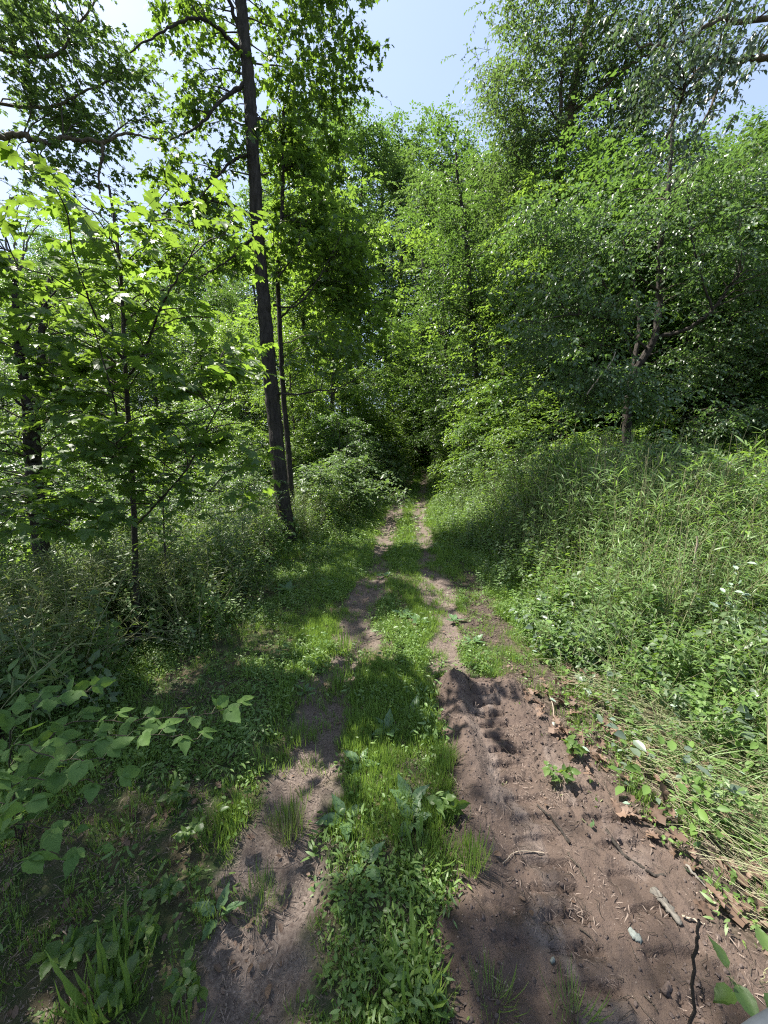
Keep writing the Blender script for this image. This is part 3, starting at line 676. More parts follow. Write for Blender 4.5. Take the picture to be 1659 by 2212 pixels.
# ---- two thin trunks right of the track's end
b = gz(at(1042, 975, 15.5), -.1)
tree('slim_tree', 'slim dark trunk rising right of the far end of the track', 'tree', b,
     [([b, at(1036, 890, 15.5), at(1028, 800, 15.5), at(1020, 700, 15.5), at(1014, 600, 15.5), at(1004, 480, 15.5), at(990, 400, 15.5), at(985, 330, 15.5)], .12, .04)], [],
     [(at(1000, 470, 15.5), (2.0, 1.8, 2.2), 90), (at(1040, 640, 15), (1.8, 1.6, 1.3), 60), (at(960, 620, 15.8), (1.3, 1.4, 1.6), 40), (at(1000, 780, 15.4), (1.4, 1.3, .8), 26), (at(990, 880, 15.2), (1.0, .9, .7), 22)], leaf='rhomb', size=.12, K=5, Mn=9, L_=.6, mat='wood', bark='bark_dark', thr=.42, freq=.6, twig_r=.005)
b = gz(at(1062, 930, 17.5), -.1)
tree('leaning_tree', 'thin trunk leaning right behind the slim dark trunk', 'tree', b,
     [([b, at(1085, 835, 17.5), at(1102, 740, 17.5), at(1112, 640, 17.5), at(1122, 520, 17.5), at(1120, 400, 17.5)], .13, .05)], [],
     [(at(1110, 440, 17.5), (2.2, 2, 2.2), 90), (at(1130, 600, 17), (1.8, 1.6, 1.4), 50)], leaf='rhomb', size=.12, K=5, Mn=9, L_=.7, mat='wood2', bark='bark_dark', thr=.42, freq=.6, twig_r=.005)

# ------------------------------------------------------------------ forest templates, copied individually
def template(name, H, crown_lo, rad_, ncl, leaf_n, size, mat, bark, seed, K=5, trunk_r=None, lean=.04, shape=1.0, hang=.35, leaf='rhomb', multi=1):
    """returns mesh triples (trunks, branches, crown) around the origin"""
    rs = np.random.RandomState(seed)
    tr = trunk_r or H * .011
    meshes = []; nodes = []; nr = []; t0 = None
    for q in range(multi):
        a = rs.rand() * 6.28; lx, ly = math.cos(a) * lean * H, math.sin(a) * lean * H
        P = [np.array([0, 0, -.3])] + [np.array([lx * t + rs.randn() * .02 * H * .4, ly * t + rs.randn() * .02 * H * .4, H * t]) for t in (.2, .45, .7, .93)]
        c = curve(P, 20); rr = np.linspace(tr, tr * .25, 20) * (1 + .4 * np.exp(-np.linspace(0, 1, 20) * 25)) / (1 + .5 * (multi > 1))
        mb = MB(); mb.tube(c, rr, 7); meshes.append(('trunk', mb.mesh('trunk', [M[bark]])))
        s = int(20 * max(.05, crown_lo * .8)); nodes += list(c[s:]); nr += list(rr[s:])
        if t0 is None: t0 = P
    blobs = []
    nb = 7
    for k in range(nb):
        t = (k + .5) / nb; z = H * (crown_lo + (1 - crown_lo) * t)
        w = rad_ * (math.sin(math.pi * (t * .62 + .26)) ** .8) * shape * (.75 + .5 * rs.rand())
        for j in range(2):
            a = rs.rand() * 6.28; z2 = z + (rs.rand() - .5) * H * .12
            blobs.append(((math.cos(a) * w * .5, math.sin(a) * w * .5, z2), (w * .72, w * .72, H * (1 - crown_lo) / nb * .75), max(2, int(ncl / nb / 2))))
    C = blob_points(blobs, rs, .6, .52)
    br = skel_link(C, nodes, nr, .25, tr * .35)
    mb = MB()
    for p, r_ in br: mb.tube(p, r_, 3)
    meshes.append(('branches', mb.mesh('branches', [M['twig']])))
    ax = np.zeros_like(C); ax[:, 2] = C[:, 2]
    P_, D, Nn, S, tw = sprays(C, ax, K, leaf_n + 2, rad_ * .17 + .22, size, leaf, .28, hang * .6, 1.15, rs=rs, spread=.5, flat=.22)
    v, f, a = place(leaf, P_, D, Nn, S, rs)
    meshes.append(('crown', mesh_np('crown', v, f, False, {'rnd': a}, [M[mat]])))
    return H, meshes
TPL = {
    'tall': [template('tall', 17, .12, 4.0, 420, 9, .15, 'wood', 'bark_dark', 21), template('tall', 18, .22, 3.6, 400, 9, .15, 'wood2', 'bark', 22), template('tall', 16, .1, 4.3, 420, 9, .15, 'wood', 'bark', 23)],
    'mid': [template('mid', 9.5, .08, 2.9, 300, 9, .12, 'understory', 'bark_dark', 31), template('mid', 9, .06, 3.1, 300, 9, .12, 'wood', 'bark_dark', 32), template('mid', 10, .1, 2.8, 290, 9, .12, 'understory', 'bark', 33)],
    'low': [template('low', 4.6, .06, 1.7, 170, 8, .10, 'understory', 'bark_dark', 41, multi=3, trunk_r=.035, lean=.15), template('low', 4.2, .04, 1.8, 170, 8, .10, 'wood', 'bark_dark', 42, multi=3, trunk_r=.035, lean=.15)],
    'bush': [template('bush', 1.9, .02, 1.0, 90, 8, .075, 'understory', 'twig', 51, multi=4, trunk_r=.015, lean=.2), template('bush', 1.7, .02, 1.05, 90, 8, .08, 'wood2', 'twig', 52, multi=4, trunk_r=.015, lean=.2)],
}
NAME = {'tall': ('forest_tree', 'tree'), 'mid': ('understory_tree', 'tree'), 'low': ('tall_shrub', 'shrub'), 'bush': ('bush', 'bush')}
def stand(kind, x, y, H, label, group, var=None, wide=1.0):
    H0, ms = TPL[kind][R.randint(len(TPL[kind])) if var is None else var]
    s = H / H0
    nm, cat = NAME[kind]
    o = thing(nm, label, cat, (x, y, float(terrain(x, y)) - .02), group)
    o.scale = (s * wide, s * wide, s); o.rotation_euler = (0, 0, R.rand() * 6.28)
    for n, me in ms:
        c = link(n, me, o)
        if n in ('crown', 'branches'): c['kind'] = 'stuff'
    return o
PROF = np.array([(-600, 620), (0, 540), (300, 470), (500, 500), (640, 420), (700, 270), (770, 190), (860, 230), (900, 300), (960, 330), (1040, 290), (1100, 350), (1300, 360), (1400, 400), (1500, 330), (1580, 230), (1659, 200), (2300, 150)], float)
def height_for(px, py, Y): return at(px, py, Y)[2]
def xs(px, Y): return at(px, 900, Y)[0]
# the far wood: rows across the end and both sides
far = []
for (Y, step, kind, drop) in ((46, 95, 'tall', -60), (38, 100, 'tall', -10), (31, 105, 'tall', 0), (25, 120, 'tall', 30)):
    for px in np.arange(-120, 1800, step):
        p = px + R.uniform(-30, 30); yy = Y + R.uniform(-2.5, 2.5)
        if Y < 28 and 740 < p < 960: continue
        if Y < 35 and 690 < p < 860 and R.rand() < .6: continue
        py = np.interp(p, PROF[:, 0], PROF[:, 1]) + drop + R.uniform(0, 90)
        h = height_for(p, py, yy) * .94
        side = 'left of' if p < 800 else ('right of' if p > 985 else 'beyond')
        lab = {'left of': 'tall leafy tree far back in the wood left of the track', 'right of': 'tall leafy tree far back in the wood right of the track', 'beyond': 'tall leafy tree closing the view beyond the end of the track'}[side]
        vv = R.randint(3); look = ('dark green tall tree', 'pale green tall tree', 'broad-crowned tall tree')[vv]; lab = lab.replace('tall leafy tree', look)
        stand('tall', xs(p, yy), yy, h, lab, lab.replace('tall tree', 'tall trees'), vv, wide=1.0 + .15 * R.rand())
stand('tall', -6.9, 3.3, 14, 'tall tree outside the left edge that shades the near ground', None, 1, .8)
stand('tall', -6.6, .6, 14, 'tall tree behind the camera on the left of the track', None, 1, 1.0)
stand('tall', -10.5, 4.0, 12.5, 'tall tree outside the left edge beyond the shading tree', None, 2, .8)
# middle ground
for (Y, step, lo, hi) in ((20, 100, 60, 220), (15.5, 125, 120, 330), (12, 150, 230, 420)):
    for px in np.arange(-250, 1950, step):
        p = px + R.uniform(-35, 35); yy = Y + R.uniform(-1.5, 1.5)
        x = xs(p, yy)
        if rutx(RUT_L, yy) - 3.2 < x < rutx(RUT_R, yy) + 2.7: continue
        if Y == 12 and p > 1080: lo2, hi2 = 260, 420
        else: lo2, hi2 = lo, hi
        if p < 620 and ((Y == 12) or (Y == 15.5 and R.rand() < .45)): continue
        py = max(np.interp(p, PROF[:, 0], PROF[:, 1]), 300) + R.uniform(lo2, hi2)
        h = height_for(p, py, yy)
        if p < 800: lab, g = 'bushy green tree in the sunlit wood behind the left thicket', 'middle trees left of the track'
        else: lab, g = 'bushy green tree in the wood behind the right thicket', 'middle trees right of the track'
        vv = R.randint(3); look = ('dark-stemmed', 'deep green', 'high-crowned')[vv]
        stand('mid', x, yy, h, look + ' ' + lab, look + ' ' + g, vv)
for (p, Y, py) in ((1130, 13.5, 470), (1250, 12.8, 430), (1400, 12.5, 400), (1680, 10.5, 380), (1640, 13, 300), (1500, 14, 330), (1300, 14.5, 330), (1180, 15, 380), (1780, 9.5, 450)):
    stand('mid', xs(p, Y), Y, height_for(p, py, Y), 'dense leafy tree in the green wall behind the two-stemmed elm', 'trees of the green wall behind the elm')
# tall shrubs
for (Y, step, lo, hi) in ((23, 60, 2.6, 4.5), (18, 75, 2.6, 4.6), (13.5, 95, 2.4, 4.2), (10, 130, 2.2, 3.6)):
    for px in np.arange(-300, 2000, step):
        p = px + R.uniform(-25, 25); yy = Y + R.uniform(-1.3, 1.3)
        x = xs(p, yy)
        if rutx(RUT_L, yy) - 2.2 < x < rutx(RUT_R, yy) + 1.9: continue
        if Y == 10 and 560 < p < 720: continue
        if p < 860: lab, g = 'tall leafy shrub in the thicket left of the track', 'tall shrubs left of the track'
        else: lab, g = 'tall leafy shrub in the thicket right of the track', 'tall shrubs right of the track'
        vv = R.randint(2); look = ('yellow-green', 'deep green')[vv]
        stand('low', x, yy, R.uniform(lo, hi), look + ' ' + lab, look + ' ' + g, vv)
for (p, Y, h, lab) in ((760, 11.6, 1.9, 'rounded sunlit bush left of the track beyond the tall dark trunk'), (835, 17.5, 2.2, 'bush overhanging the left rut far along the track'), (690, 10.2, 1.7, 'low bush beside the tall dark trunk'),
                     (965, 19.5, 1.8, 'bush at the right edge of the track near its far end'), (880, 24.5, 2.0, 'shaded bush on the bend where the track ends'), (990, 16.0, 1.6, 'small bush right of the rut in front of the slim trunk'),
                     (1010, 23, 2.6, 'pale bush catching sun right of the track end'), (930, 29, 3.0, 'dark bush filling the gap where the track disappears'), (860, 31, 3.2, 'dark bush left of the gap where the track disappears'), (985, 30, 3.4, 'dark bush right of the gap where the track disappears'), (905, 34, 4.2, 'large dim bush far beyond the bend of the track'), (820, 34, 4.4, 'large dim bush far back left of the bend')):
    stand('bush', xs(p, Y), Y, h, lab, None, wide=1.15)
for (p, Y, h, kind, lab) in ((850, 27, 7.5, 'mid', 'leafy tree closing the left side of the far bend'), (945, 28, 8.5, 'mid', 'leafy tree closing the right side of the far bend'), (900, 33, 9.5, 'mid', 'leafy tree directly beyond the far bend'), (800, 24, 6.5, 'mid', 'low-crowned tree left of the far bend'),
                           (1000, 22, 7, 'mid', 'low-crowned tree behind the slim trunk'), (880, 38, 10, 'mid', 'dense tree far behind the bend'), (930, 37, 9, 'mid', 'dense tree far behind the bend, on its right'),
                           (770, 19, 4.6, 'low', 'tall shrub overhanging the left rut far along'), (835, 22, 3.6, 'low', 'arching shrub over the left verge near the bend'), (868, 27, 3.2, 'low', 'shrub at the left corner of the bend'), (955, 24, 3.4, 'low', 'shrub at the right corner of the bend'),
                           (915, 31, 4.0, 'low', 'shrub straight ahead where the track ends'), (1000, 17.5, 3.4, 'low', 'shrub at the foot of the slim trunk'), (1075, 13.5, 3.2, 'low', 'shrub above the canes right of the track'), (730, 13.5, 3.2, 'low', 'shrub beyond the rounded sunlit bush')):
    stand(kind, xs(p, Y), Y, h, lab, None)
for (p, Y, h) in ((80, 7.2, 1.6), (190, 7.8, 1.5), (-60, 6.4, 1.6), (300, 8.5, 1.6), (430, 8.8, 1.7), (20, 9, 2.0), (540, 9.6, 1.6)):
    stand('bush', xs(p, Y), Y, h, 'leafy bush in the sunlit clearing behind the maple sapling', 'bushes behind the maple sapling')
for (p, Y, h) in ((1300, 8.5, 2.2), (1480, 7.6, 2.0), (1600, 6.6, 1.8), (1180, 10.5, 2.1), (1420, 9.4, 2.3), (1560, 8.8, 2.2), (1700, 5.6, 1.7), (1640, 7.6, 2.0)):
    stand('bush', xs(p, Y), Y, h, 'bright green bush standing in the tall canes on the right', 'bushes among the right canes')
#@END_TREES

TPL['sap'] = [template('sap', 3.0, .18, .75, 46, 7, .075, 'understory', 'twig', 61, K=3, trunk_r=.014, lean=.08), template('sap', 3.2, .15, .8, 46, 7, .07, 'elm', 'twig', 62, K=3, trunk_r=.014, lean=.12), template('sap', 2.8, .12, .7, 44, 7, .08, 'wood2', 'twig', 63, K=3, trunk_r=.013, lean=.1)]
NAME['sap'] = ('sapling', 'sapling')
for k, (px, Y, h) in enumerate(((985, 13.5, 2.6), (1015, 11.8, 2.9), (1050, 10.4, 2.5), (1085, 9.2, 2.7), (1130, 8.4, 2.4), (1180, 7.6, 2.6), (1250, 6.9, 2.2), (1330, 6.4, 2.4), (1110, 10.8, 3.2), (1200, 9.0, 3.0), (1420, 6.0, 2.3), (1520, 5.4, 2.0), (1620, 5.0, 2.0))):
    stand('sap', xs(px, Y), Y, h, 'wispy sapling rising above the canes at the right side of the track', 'wispy saplings above the right canes', k % 3)
for k, (px, Y, h) in enumerate(((560, 6.6, 1.5), (510, 5.8, 1.6), (470, 5.2, 1.3), (690, 9.0, 1.9), (720, 9.9, 2.0), (540, 8.0, 2.4), (330, 5.6, 2.0), (765, 12.6, 2.4), (730, 11.2, 2.2), (450, 6.6, 1.8), (520, 7.2, 2.0), (400, 6.0, 1.8), (230, 5.2, 1.6), (800, 15.5, 2.6))):
    stand('sap', xs(px, Y), Y, h, 'wispy sapling among the brownish cane grass at the left side of the track', 'wispy saplings left of the track', k % 3)

# ------------------------------------------------------------------ geometry-node scatter for what nobody could count
def scatter(name, label, protos, P, rot, scl, pick, mesh_extra=None, kind='stuff'):
    me = bpy.data.meshes.new(name); n = len(P)
    me.vertices.add(n); me.vertices.foreach_set('co', np.asarray(P, np.float32).ravel())
    a = me.attributes.new('rot', 'FLOAT_VECTOR', 'POINT'); a.data.foreach_set('vector', np.asarray(rot, np.float32).ravel())
    a = me.attributes.new('scl', 'FLOAT', 'POINT'); a.data.foreach_set('value', np.asarray(scl, np.float32))
    a = me.attributes.new('pick', 'INT', 'POINT'); a.data.foreach_set('value', np.asarray(pick, np.int32))
    o = link(name, me)
    ng = bpy.data.node_groups.new(name, 'GeometryNodeTree')
    ng.interface.new_socket('Geometry', in_out='INPUT', socket_type='NodeSocketGeometry')
    ng.interface.new_socket('Geometry', in_out='OUTPUT', socket_type='NodeSocketGeometry')
    N = ng.nodes; l = ng.links
    gi = N.new('NodeGroupInput'); go = N.new('NodeGroupOutput'); ip = N.new('GeometryNodeInstanceOnPoints')
    jn = N.new('GeometryNodeJoinGeometry')
    for pm in reversed(protos):
        po = bpy.data.objects.new(name + '_piece', pm)
        oi = N.new('GeometryNodeObjectInfo'); oi.inputs['Object'].default_value = po; oi.inputs['As Instance'].default_value = True
        l.new(oi.outputs['Geometry'], jn.inputs[0])
    def attr(nm, dt):
        q = N.new('GeometryNodeInputNamedAttribute'); q.data_type = dt; q.inputs['Name'].default_value = nm; return q.outputs['Attribute']
    l.new(gi.outputs[0], ip.inputs['Points']); l.new(jn.outputs[0], ip.inputs['Instance'])
    ip.inputs['Pick Instance'].default_value = True
    l.new(attr('pick', 'INT'), ip.inputs['Instance Index'])
    l.new(attr('rot', 'FLOAT_VECTOR'), ip.inputs['Rotation']); l.new(attr('scl', 'FLOAT'), ip.inputs['Scale'])
    l.new(ip.outputs[0], go.inputs[0])
    md = o.modifiers.new('scatter', 'NODES'); md.node_group = ng
    return tag(o, label, None, None, kind)
def leaves_mesh(name, parts, mat, stems=None, smat=None):
    v, f, a = join3(parts)
    return mesh_np(name, v, f, False, {'rnd': a * 0.5}, [M[mat]])

def tuft(seed, n, h, mat, spread=.05, lean=.5, w=1.0):
    rs = np.random.RandomState(seed)
    az = rs.rand(n) * 6.28; ln = lean * (.3 + rs.rand(n))
    D = np.stack([np.cos(az) * ln, np.sin(az) * ln, np.ones(n)], 1)
    P = np.stack([np.cos(az) * spread * rs.rand(n), np.sin(az) * spread * rs.rand(n), np.zeros(n) - .01], 1)
    Nn = np.stack([np.cos(az), np.sin(az), np.full(n, .3)], 1) * -1
    S = h * (.5 + .7 * rs.rand(n))
    V, F = LEAF['blade']; Vb = V.copy(); Vb[:, 1] *= w; Vb[:, 2] = -Vb[:, 0] ** 2 * .45; LEAF['_b'] = (Vb, F)
    return leaves_mesh('tuft', [place('_b', P, D, -Nn, S, rs)], mat)
def sprig(seed, n, size, spread, h, mat, kind='oval', up=1.0):
    rs = np.random.RandomState(seed)
    az = rs.rand(n) * 6.28; r = spread * np.sqrt(rs.rand(n))
    P = np.stack([np.cos(az) * r, np.sin(az) * r, h * rs.rand(n)], 1)
    D = np.stack([np.cos(az) + rs.randn(n) * .5, np.sin(az) + rs.randn(n) * .5, rs.randn(n) * .3], 1)
    Nn = np.array([0, 0, up]) + rs.randn(n, 3) * .35
    return leaves_mesh('sprig', [place(kind, P, D, Nn, size * (.6 + .8 * rs.rand(n)), rs)], mat)
def cane(seed, h, mat, nl=16, ll=.13, lean=.18, stemmat='stem', w=.9):
    rs = np.random.RandomState(seed); az = rs.rand() * 6.28
    t = np.linspace(0, 1, 7)
    C = np.stack([math.cos(az) * lean * h * t ** 2, math.sin(az) * lean * h * t ** 2, h * t * (1 - .08 * t)], 1)
    mb = MB(); mb.tube(C, np.linspace(.0055, .002, 7), 3)
    sv = np.concatenate(mb.V); sf = np.concatenate(mb.F); sf = np.vstack([sf[:, [0, 1, 2]], sf[:, [0, 2, 3]]])
    tt = .22 + .78 * rs.rand(nl) ** .8
    P = np.stack([np.interp(tt, t, C[:, k]) for k in range(3)], 1)
    a2 = rs.rand(nl) * 6.28
    P += np.stack([np.cos(a2), np.sin(a2), 0 * a2], 1) * (.10 * h * (1 - tt) * rs.rand(nl))[:, None]
    D = np.stack([np.cos(a2), np.sin(a2), .5 + rs.randn(nl) * .5], 1)
    Nn = np.array([0, 0, 1.0]) + rs.randn(nl, 3) * .3
    V, F = LEAF['blade']; Vb = V.copy(); Vb[:, 1] *= w; LEAF['_c'] = (Vb, F)
    v, f, a = place('_c', P, D, Nn, ll * (.6 + .8 * rs.rand(nl)), rs)
    V_, F_, A_ = join3([(v, f, a * .5), (sv, sf, np.full(len(sv), .4))])
    me = mesh_np('cane', V_, F_, False, {'rnd': A_}, [M[mat], M[stemmat]])
    mi = np.zeros(len(F_), np.int32); mi[len(f):] = 1; me.polygons.foreach_set('material_index', mi)
    return me
def rz(n, tilt=.15): return np.stack([R.randn(n) * tilt, R.randn(n) * tilt, R.rand(n) * 6.28], 1)
FEET = [(gnd(297, 1392), .30), (gnd(362, 1370), .16), (gnd(625, 1172), .42), (gnd(106, 1292), .25)]
def feet_clear(x, y):
    k = np.zeros(np.shape(x), bool)
    for g, w in FEET:
        t = y / g[1]; k |= (np.abs(x - g[0] * t) < w * t) & (t > .62) & (t < 1.02)
    return k
def region(n, x0, x1, y0, y1, f, ypow=1.0, clear=False):
    """n candidate points, kept with probability f(x, y)"""
    x = R.uniform(x0, x1, n); y = y0 + (y1 - y0) * R.rand(n) ** ypow
    k = (R.rand(n) < f(x, y))
    if clear: k &= ~feet_clear(x, y)
    x, y = x[k], y[k]
    return np.stack([x, y, surf(x, y)], 1)
LB = np.array([(-3.4, 1.0), (-3.3, 3.0), (-2.3, 3.8), (-1.75, 6.5), (-1.0, 10.6), (-.45, 15), (.3, 23), (.6, 30)])   # left thicket edge
RB = np.array([(2.3, .5), (2.05, 1.6), (2.1, 3.1), (1.95, 4.0), (2.2, 6.0), (1.9, 8.5), (2.3, 15), (3.2, 23), (3.4, 30)])
def lb(y): return np.interp(y, LB[:, 1], LB[:, 0])
def rb(y): return np.interp(y, RB[:, 1], RB[:, 0])
def bank(x, y):      # litter-covered bank right of the mud
    e = x - np.interp(y, [.9, 1.3, 1.6, 2.5, 3.2, 3.5], [1.75, 1.62, 1.60, 1.42, 1.22, 1.3])
    return sstep(-.15, 0, e) * sstep(1.5, .8, e + .6 * (fbm(x * 3, y * 3, 3) - .5)) * (y < 3.45)
def inmud(x, y): return (mud_edge(x, y) > -.02) & (y < 3.4)
def cover(x, y):
    d = rut_mask(x, y); c = churn_mask(x, y)
    return (1 - sstep(.15, .5, d) * (.98 - .22 * sstep(.5, .62, fbm(x * 3, y * 3 + 11, 3)))) * (1 - .75 * c) * (1 - inmud(x, y)) * (1 - .8 * bank(x, y)) * (x > lb(y) - 1.2) * (x < rb(y) + 1.2)

# grass
tufts = [tuft(s, 22, .085, 'grass', .06, 1.0, .55) for s in (1, 2, 3)] + [tuft(4, 34, .13, 'grass', .09, 1.2, .42)]
def g_near(x, y): return cover(x, y) * (.25 + .75 * sstep(.42, .55, fbm(x * 1.6, y * 1.6, 3))) * np.where(x < -1.0, .35, 1.0)
P = region(42000, -3.6, 3.4, .7, 7.5, g_near, 1.15)
tag(scatter('grass', 'short green grass growing between and beside the wheel ruts', tufts, P, rz(len(P)), R.uniform(.5, 1.05, len(P)), R.choice(4, len(P), p=[.32, .32, .3, .06])), None)
P = region(26000, -3.5, 6, 7.0, 30, cover, 1.0)
scatter('distant_grass', 'sunlit grass further along the track', tufts, P, rz(len(P)), R.uniform(.7, 1.35, len(P)), R.choice(4, len(P)))
# low herbs: clover-like and round-leaved ground cover
_v, _f = LEAF['blade']; _v = _v.copy(); _v[:, 1] *= 2.6; LEAF['_w'] = (_v, _f)
herbs = [sprig(11, 16, .020, .075, .05, 'herb'), sprig(12, 16, .024, .085, .06, 'herb'), sprig(13, 20, .016, .08, .035, 'herb'), sprig(14, 9, .032, .09, .09, 'understory', 'oval'), sprig(15, 20, .032, .09, .07, 'grass', '_w'), sprig(16, 14, .045, .10, .12, 'cane_leaf', '_w')]
def h_near(x, y): return cover(x, y) * (.10 + .80 * sstep(.44, .60, fbm(x * 1.7 + 30, y * 1.7, 3)))
P = region(34000, -3.6, 3.4, .7, 8.5, h_near, 1.1)
scatter('ground_cover', 'low round-leaved weeds carpeting the track verge', herbs, P, rz(len(P), .2), R.uniform(.6, 1.3, len(P)), R.choice(6, len(P), p=[.22, .2, .2, .06, .22, .10]))
P = region(9000, -4, 6.5, 7.5, 30, lambda x, y: (1 - rut_mask(x, y)) * (x > lb(y) - 1.5) * (x < rb(y) + 1.5))
scatter('distant_weeds', 'bright weeds along the far verges of the track', herbs, P, rz(len(P), .2), R.uniform(1.3, 2.6, len(P)), R.choice(6, len(P)))
# litter
chips = [sprig(21, 9, .05, .10, .010, 'chip', 'blade', 2.5), sprig(22, 9, .014, .09, .008, 'chip', 'rhomb', 2.5), sprig(23, 3, .055, .08, .02, 'dead', 'oval', 2)]
P = region(26000, -4, 4, .6, 8, lambda x, y: np.where(inmud(x, y), .10 + .25 * sstep(.5, .6, fbm(x * 4, y * 4, 2)), .35 + .65 * bank(x, y) + .3 * rut_mask(x, y) + .5 * (x < -1.2) * (y < 3.2)), 1.2)
P[:, 2] += .004
scatter('leaf_litter', 'dry leaf scraps and wood chips strewn over the bare soil', chips, P, rz(len(P), .08), R.uniform(.3, .8, len(P)), R.choice(3, len(P), p=[.5, .44, .06]))
# soil clods
def clod(seed):
    rs = np.random.RandomState(seed)
    V = []; F = []
    th = np.linspace(0, 6.283, 6, endpoint=False)
    for z, r in ((-.3, .7), (.25, 1.0), (.7, .55)):
        for a in th: V.append((math.cos(a) * r * (.75 + .5 * rs.rand()), math.sin(a) * r * (.75 + .5 * rs.rand()), z + .2 * rs.randn()))
    V.append((0, 0, .95)); V = np.array(V) * .012
    for k in range(2):
        for j in range(6):
            a, b_, c, d = k * 6 + j, k * 6 + (j + 1) % 6, k * 6 + 6 + (j + 1) % 6, k * 6 + 6 + j; F += [(a, b_, c), (a, c, d)]
    for j in range(6): F.append((12 + j, 12 + (j + 1) % 6, 18))
    return mesh_np('clod', V, np.array(F), True, {'rnd': np.zeros(len(V))}, [M['soil']])
def clod_f(x, y):
    e = mud_edge(x, y)
    berm = np.exp(-((x - np.interp(y, [-2, 1.29, 2.1, 3.14], [.12, .28, .46, .50]) - .1) / .12) ** 2)
    return np.clip((e > -.05) * (.12 + .5 * sstep(.45, .6, fbm(x * 3.1 + 8, y * 2.2, 3)) + .5 * berm + .7 * np.exp(-((y - 2.95) / .25) ** 2)) + .9 * churn_mask(x, y), 0, 1) * (rut_mask(x, y) * .0 + 1)
P = region(46000, .0, 2.2, .5, 7.2, clod_f, 1.3)
scatter('soil_clods', 'crumbs and clods of turned brown soil', [clod(1), clod(2), clod(3)], P, R.rand(len(P), 3) * 3, R.uniform(.1, 1, len(P)) ** 3.6 * 1.05 + .08, R.choice(3, len(P)))

def weedstem(seed, h, n, size, mat, kind, lean=.2):
    rs = np.random.RandomState(seed); az = rs.rand() * 6.28; t = np.linspace(0, 1, 5)
    C = np.stack([math.cos(az) * lean * h * t ** 2, math.sin(az) * lean * h * t ** 2, h * t], 1)
    mb = MB(); mb.tube(C, np.linspace(.004, .0015, 5), 3); sv = np.concatenate(mb.V); sf = np.concatenate(mb.F); sf = np.vstack([sf[:, [0, 1, 2]], sf[:, [0, 2, 3]]])
    tt = .15 + .85 * (np.arange(n) + .5) / n; P = np.stack([np.interp(tt, t, C[:, k]) for k in range(3)], 1); a2 = np.arange(n) * 2.4 + rs.rand(n)
    br = h * .22 * (1.1 - tt) * rs.rand(n); P = P + np.stack([np.cos(a2), np.sin(a2), .3 + 0 * a2], 1) * br[:, None]
    D = np.stack([np.cos(a2), np.sin(a2), rs.randn(n) * .3], 1); Nn = np.array([0, 0, 1.0]) + rs.randn(n, 3) * .3
    v, f, a = place(kind, P, D, Nn, size * (.6 + .7 * rs.rand(n)), rs)
    V_, F_, A_ = join3([(v, f, a * .5), (sv, sf, np.full(len(sv), .4))]); me = mesh_np('weed', V_, F_, False, {'rnd': A_}, [M[mat], M['stem']])
    mi = np.zeros(len(F_), np.int32); mi[len(f):] = 1; me.polygons.foreach_set('material_index', mi); return me
weeds = [weedstem(1, .5, 26, .055, 'herb', 'oval'), weedstem(2, .6, 30, .065, 'understory', 'oval'), weedstem(3, .55, 30, .09, 'cane_leaf', '_w'), weedstem(4, .7, 34, .07, 'wood2', 'rhomb'), weedstem(5, .45, 22, .06, 'understory', 'star')]
def vw(x, y):
    dl = x - lb(y); dr = rb(y) - x
    near = np.minimum(dl, dr)
    return sstep(1.0, .1, near) * sstep(-1.5, -.8, near) * (.25 + .75 * sstep(.4, .55, fbm(x * 1.5 + 3, y * 1.2, 2))) * (rut_mask(x, y) < .3) * (1 - inmud(x, y)) * np.where((y < 3.6), .25, 1)
P = region(18000, -5, 6, 2.4, 26, vw, 1.2, True)
nr_ = np.clip(1 - np.minimum(P[:, 0] - lb(P[:, 1]), rb(P[:, 1]) - P[:, 0]), .2, 1.3)
scatter('verge_weeds', 'knee-high leafy weeds along both sides of the track', weeds, P, rz(len(P), .2), R.uniform(.5, 1.15, len(P)) * (.35 + .65 * nr_), R.choice(5, len(P)))
# canes and tall grass
canesR = [cane(s, 1.5, 'cane_leaf', 22, .13) for s in range(5)] + [cane(9, 1.7, 'cane_leaf', 10, .12, .05)]
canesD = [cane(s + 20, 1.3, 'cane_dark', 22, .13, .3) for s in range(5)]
def fL(x, y):
    d = lb(y) - x; return sstep(-.05, .3, d) * sstep(4.5, 2.0, d) * (.3 + .7 * sstep(.35, .55, fbm(x * .9 + 7, y * .9, 2))) * (1 - .75 * sstep(5.2, 5.8, y) * sstep(-2.7, -3.1, x))
def fR(x, y):
    d = x - rb(y); return sstep(-.05, .35, d) * sstep(6.5, 3.0, d) * (.35 + .65 * sstep(.35, .55, fbm(x * .8, y * .8, 2)))
tallweeds = [weedstem(11, 1.5, 90, .055, 'understory', 'oval'), weedstem(12, 1.4, 90, .06, 'wood2', 'rhomb'), weedstem(13, 1.6, 80, .09, 'cane_leaf', 'blade'), weedstem(14, 1.3, 80, .055, 'herb', 'star')]
P = region(4200, 1.6, 9, 3.4, 16, lambda x, y: fR(x, y) * sstep(.42, .58, fbm(x * 1.1 + 20, y * 1.1, 2)), 1.25)
d = P[:, 0] - rb(P[:, 1])
scatter('leafy_thicket', 'tall leafy stems mixed through the right thicket', tallweeds, P, rz(len(P), .16), (.4 + .8 * sstep(0, 1.6, d)) * (.5 + .5 * sstep(3.6, 6.5, P[:, 1])) * R.uniform(.5, 1.2, len(P)), R.choice(4, len(P)))
P = region(4000, -7, .5, 3.4, 13, lambda x, y: fL(x, y) * .9, 1.1, True)
scatter('left_thicket', 'leafy stems mixed through the left cane grass', tallweeds, P, rz(len(P), .2), R.uniform(.35, .8, len(P)), R.choice(4, len(P)))
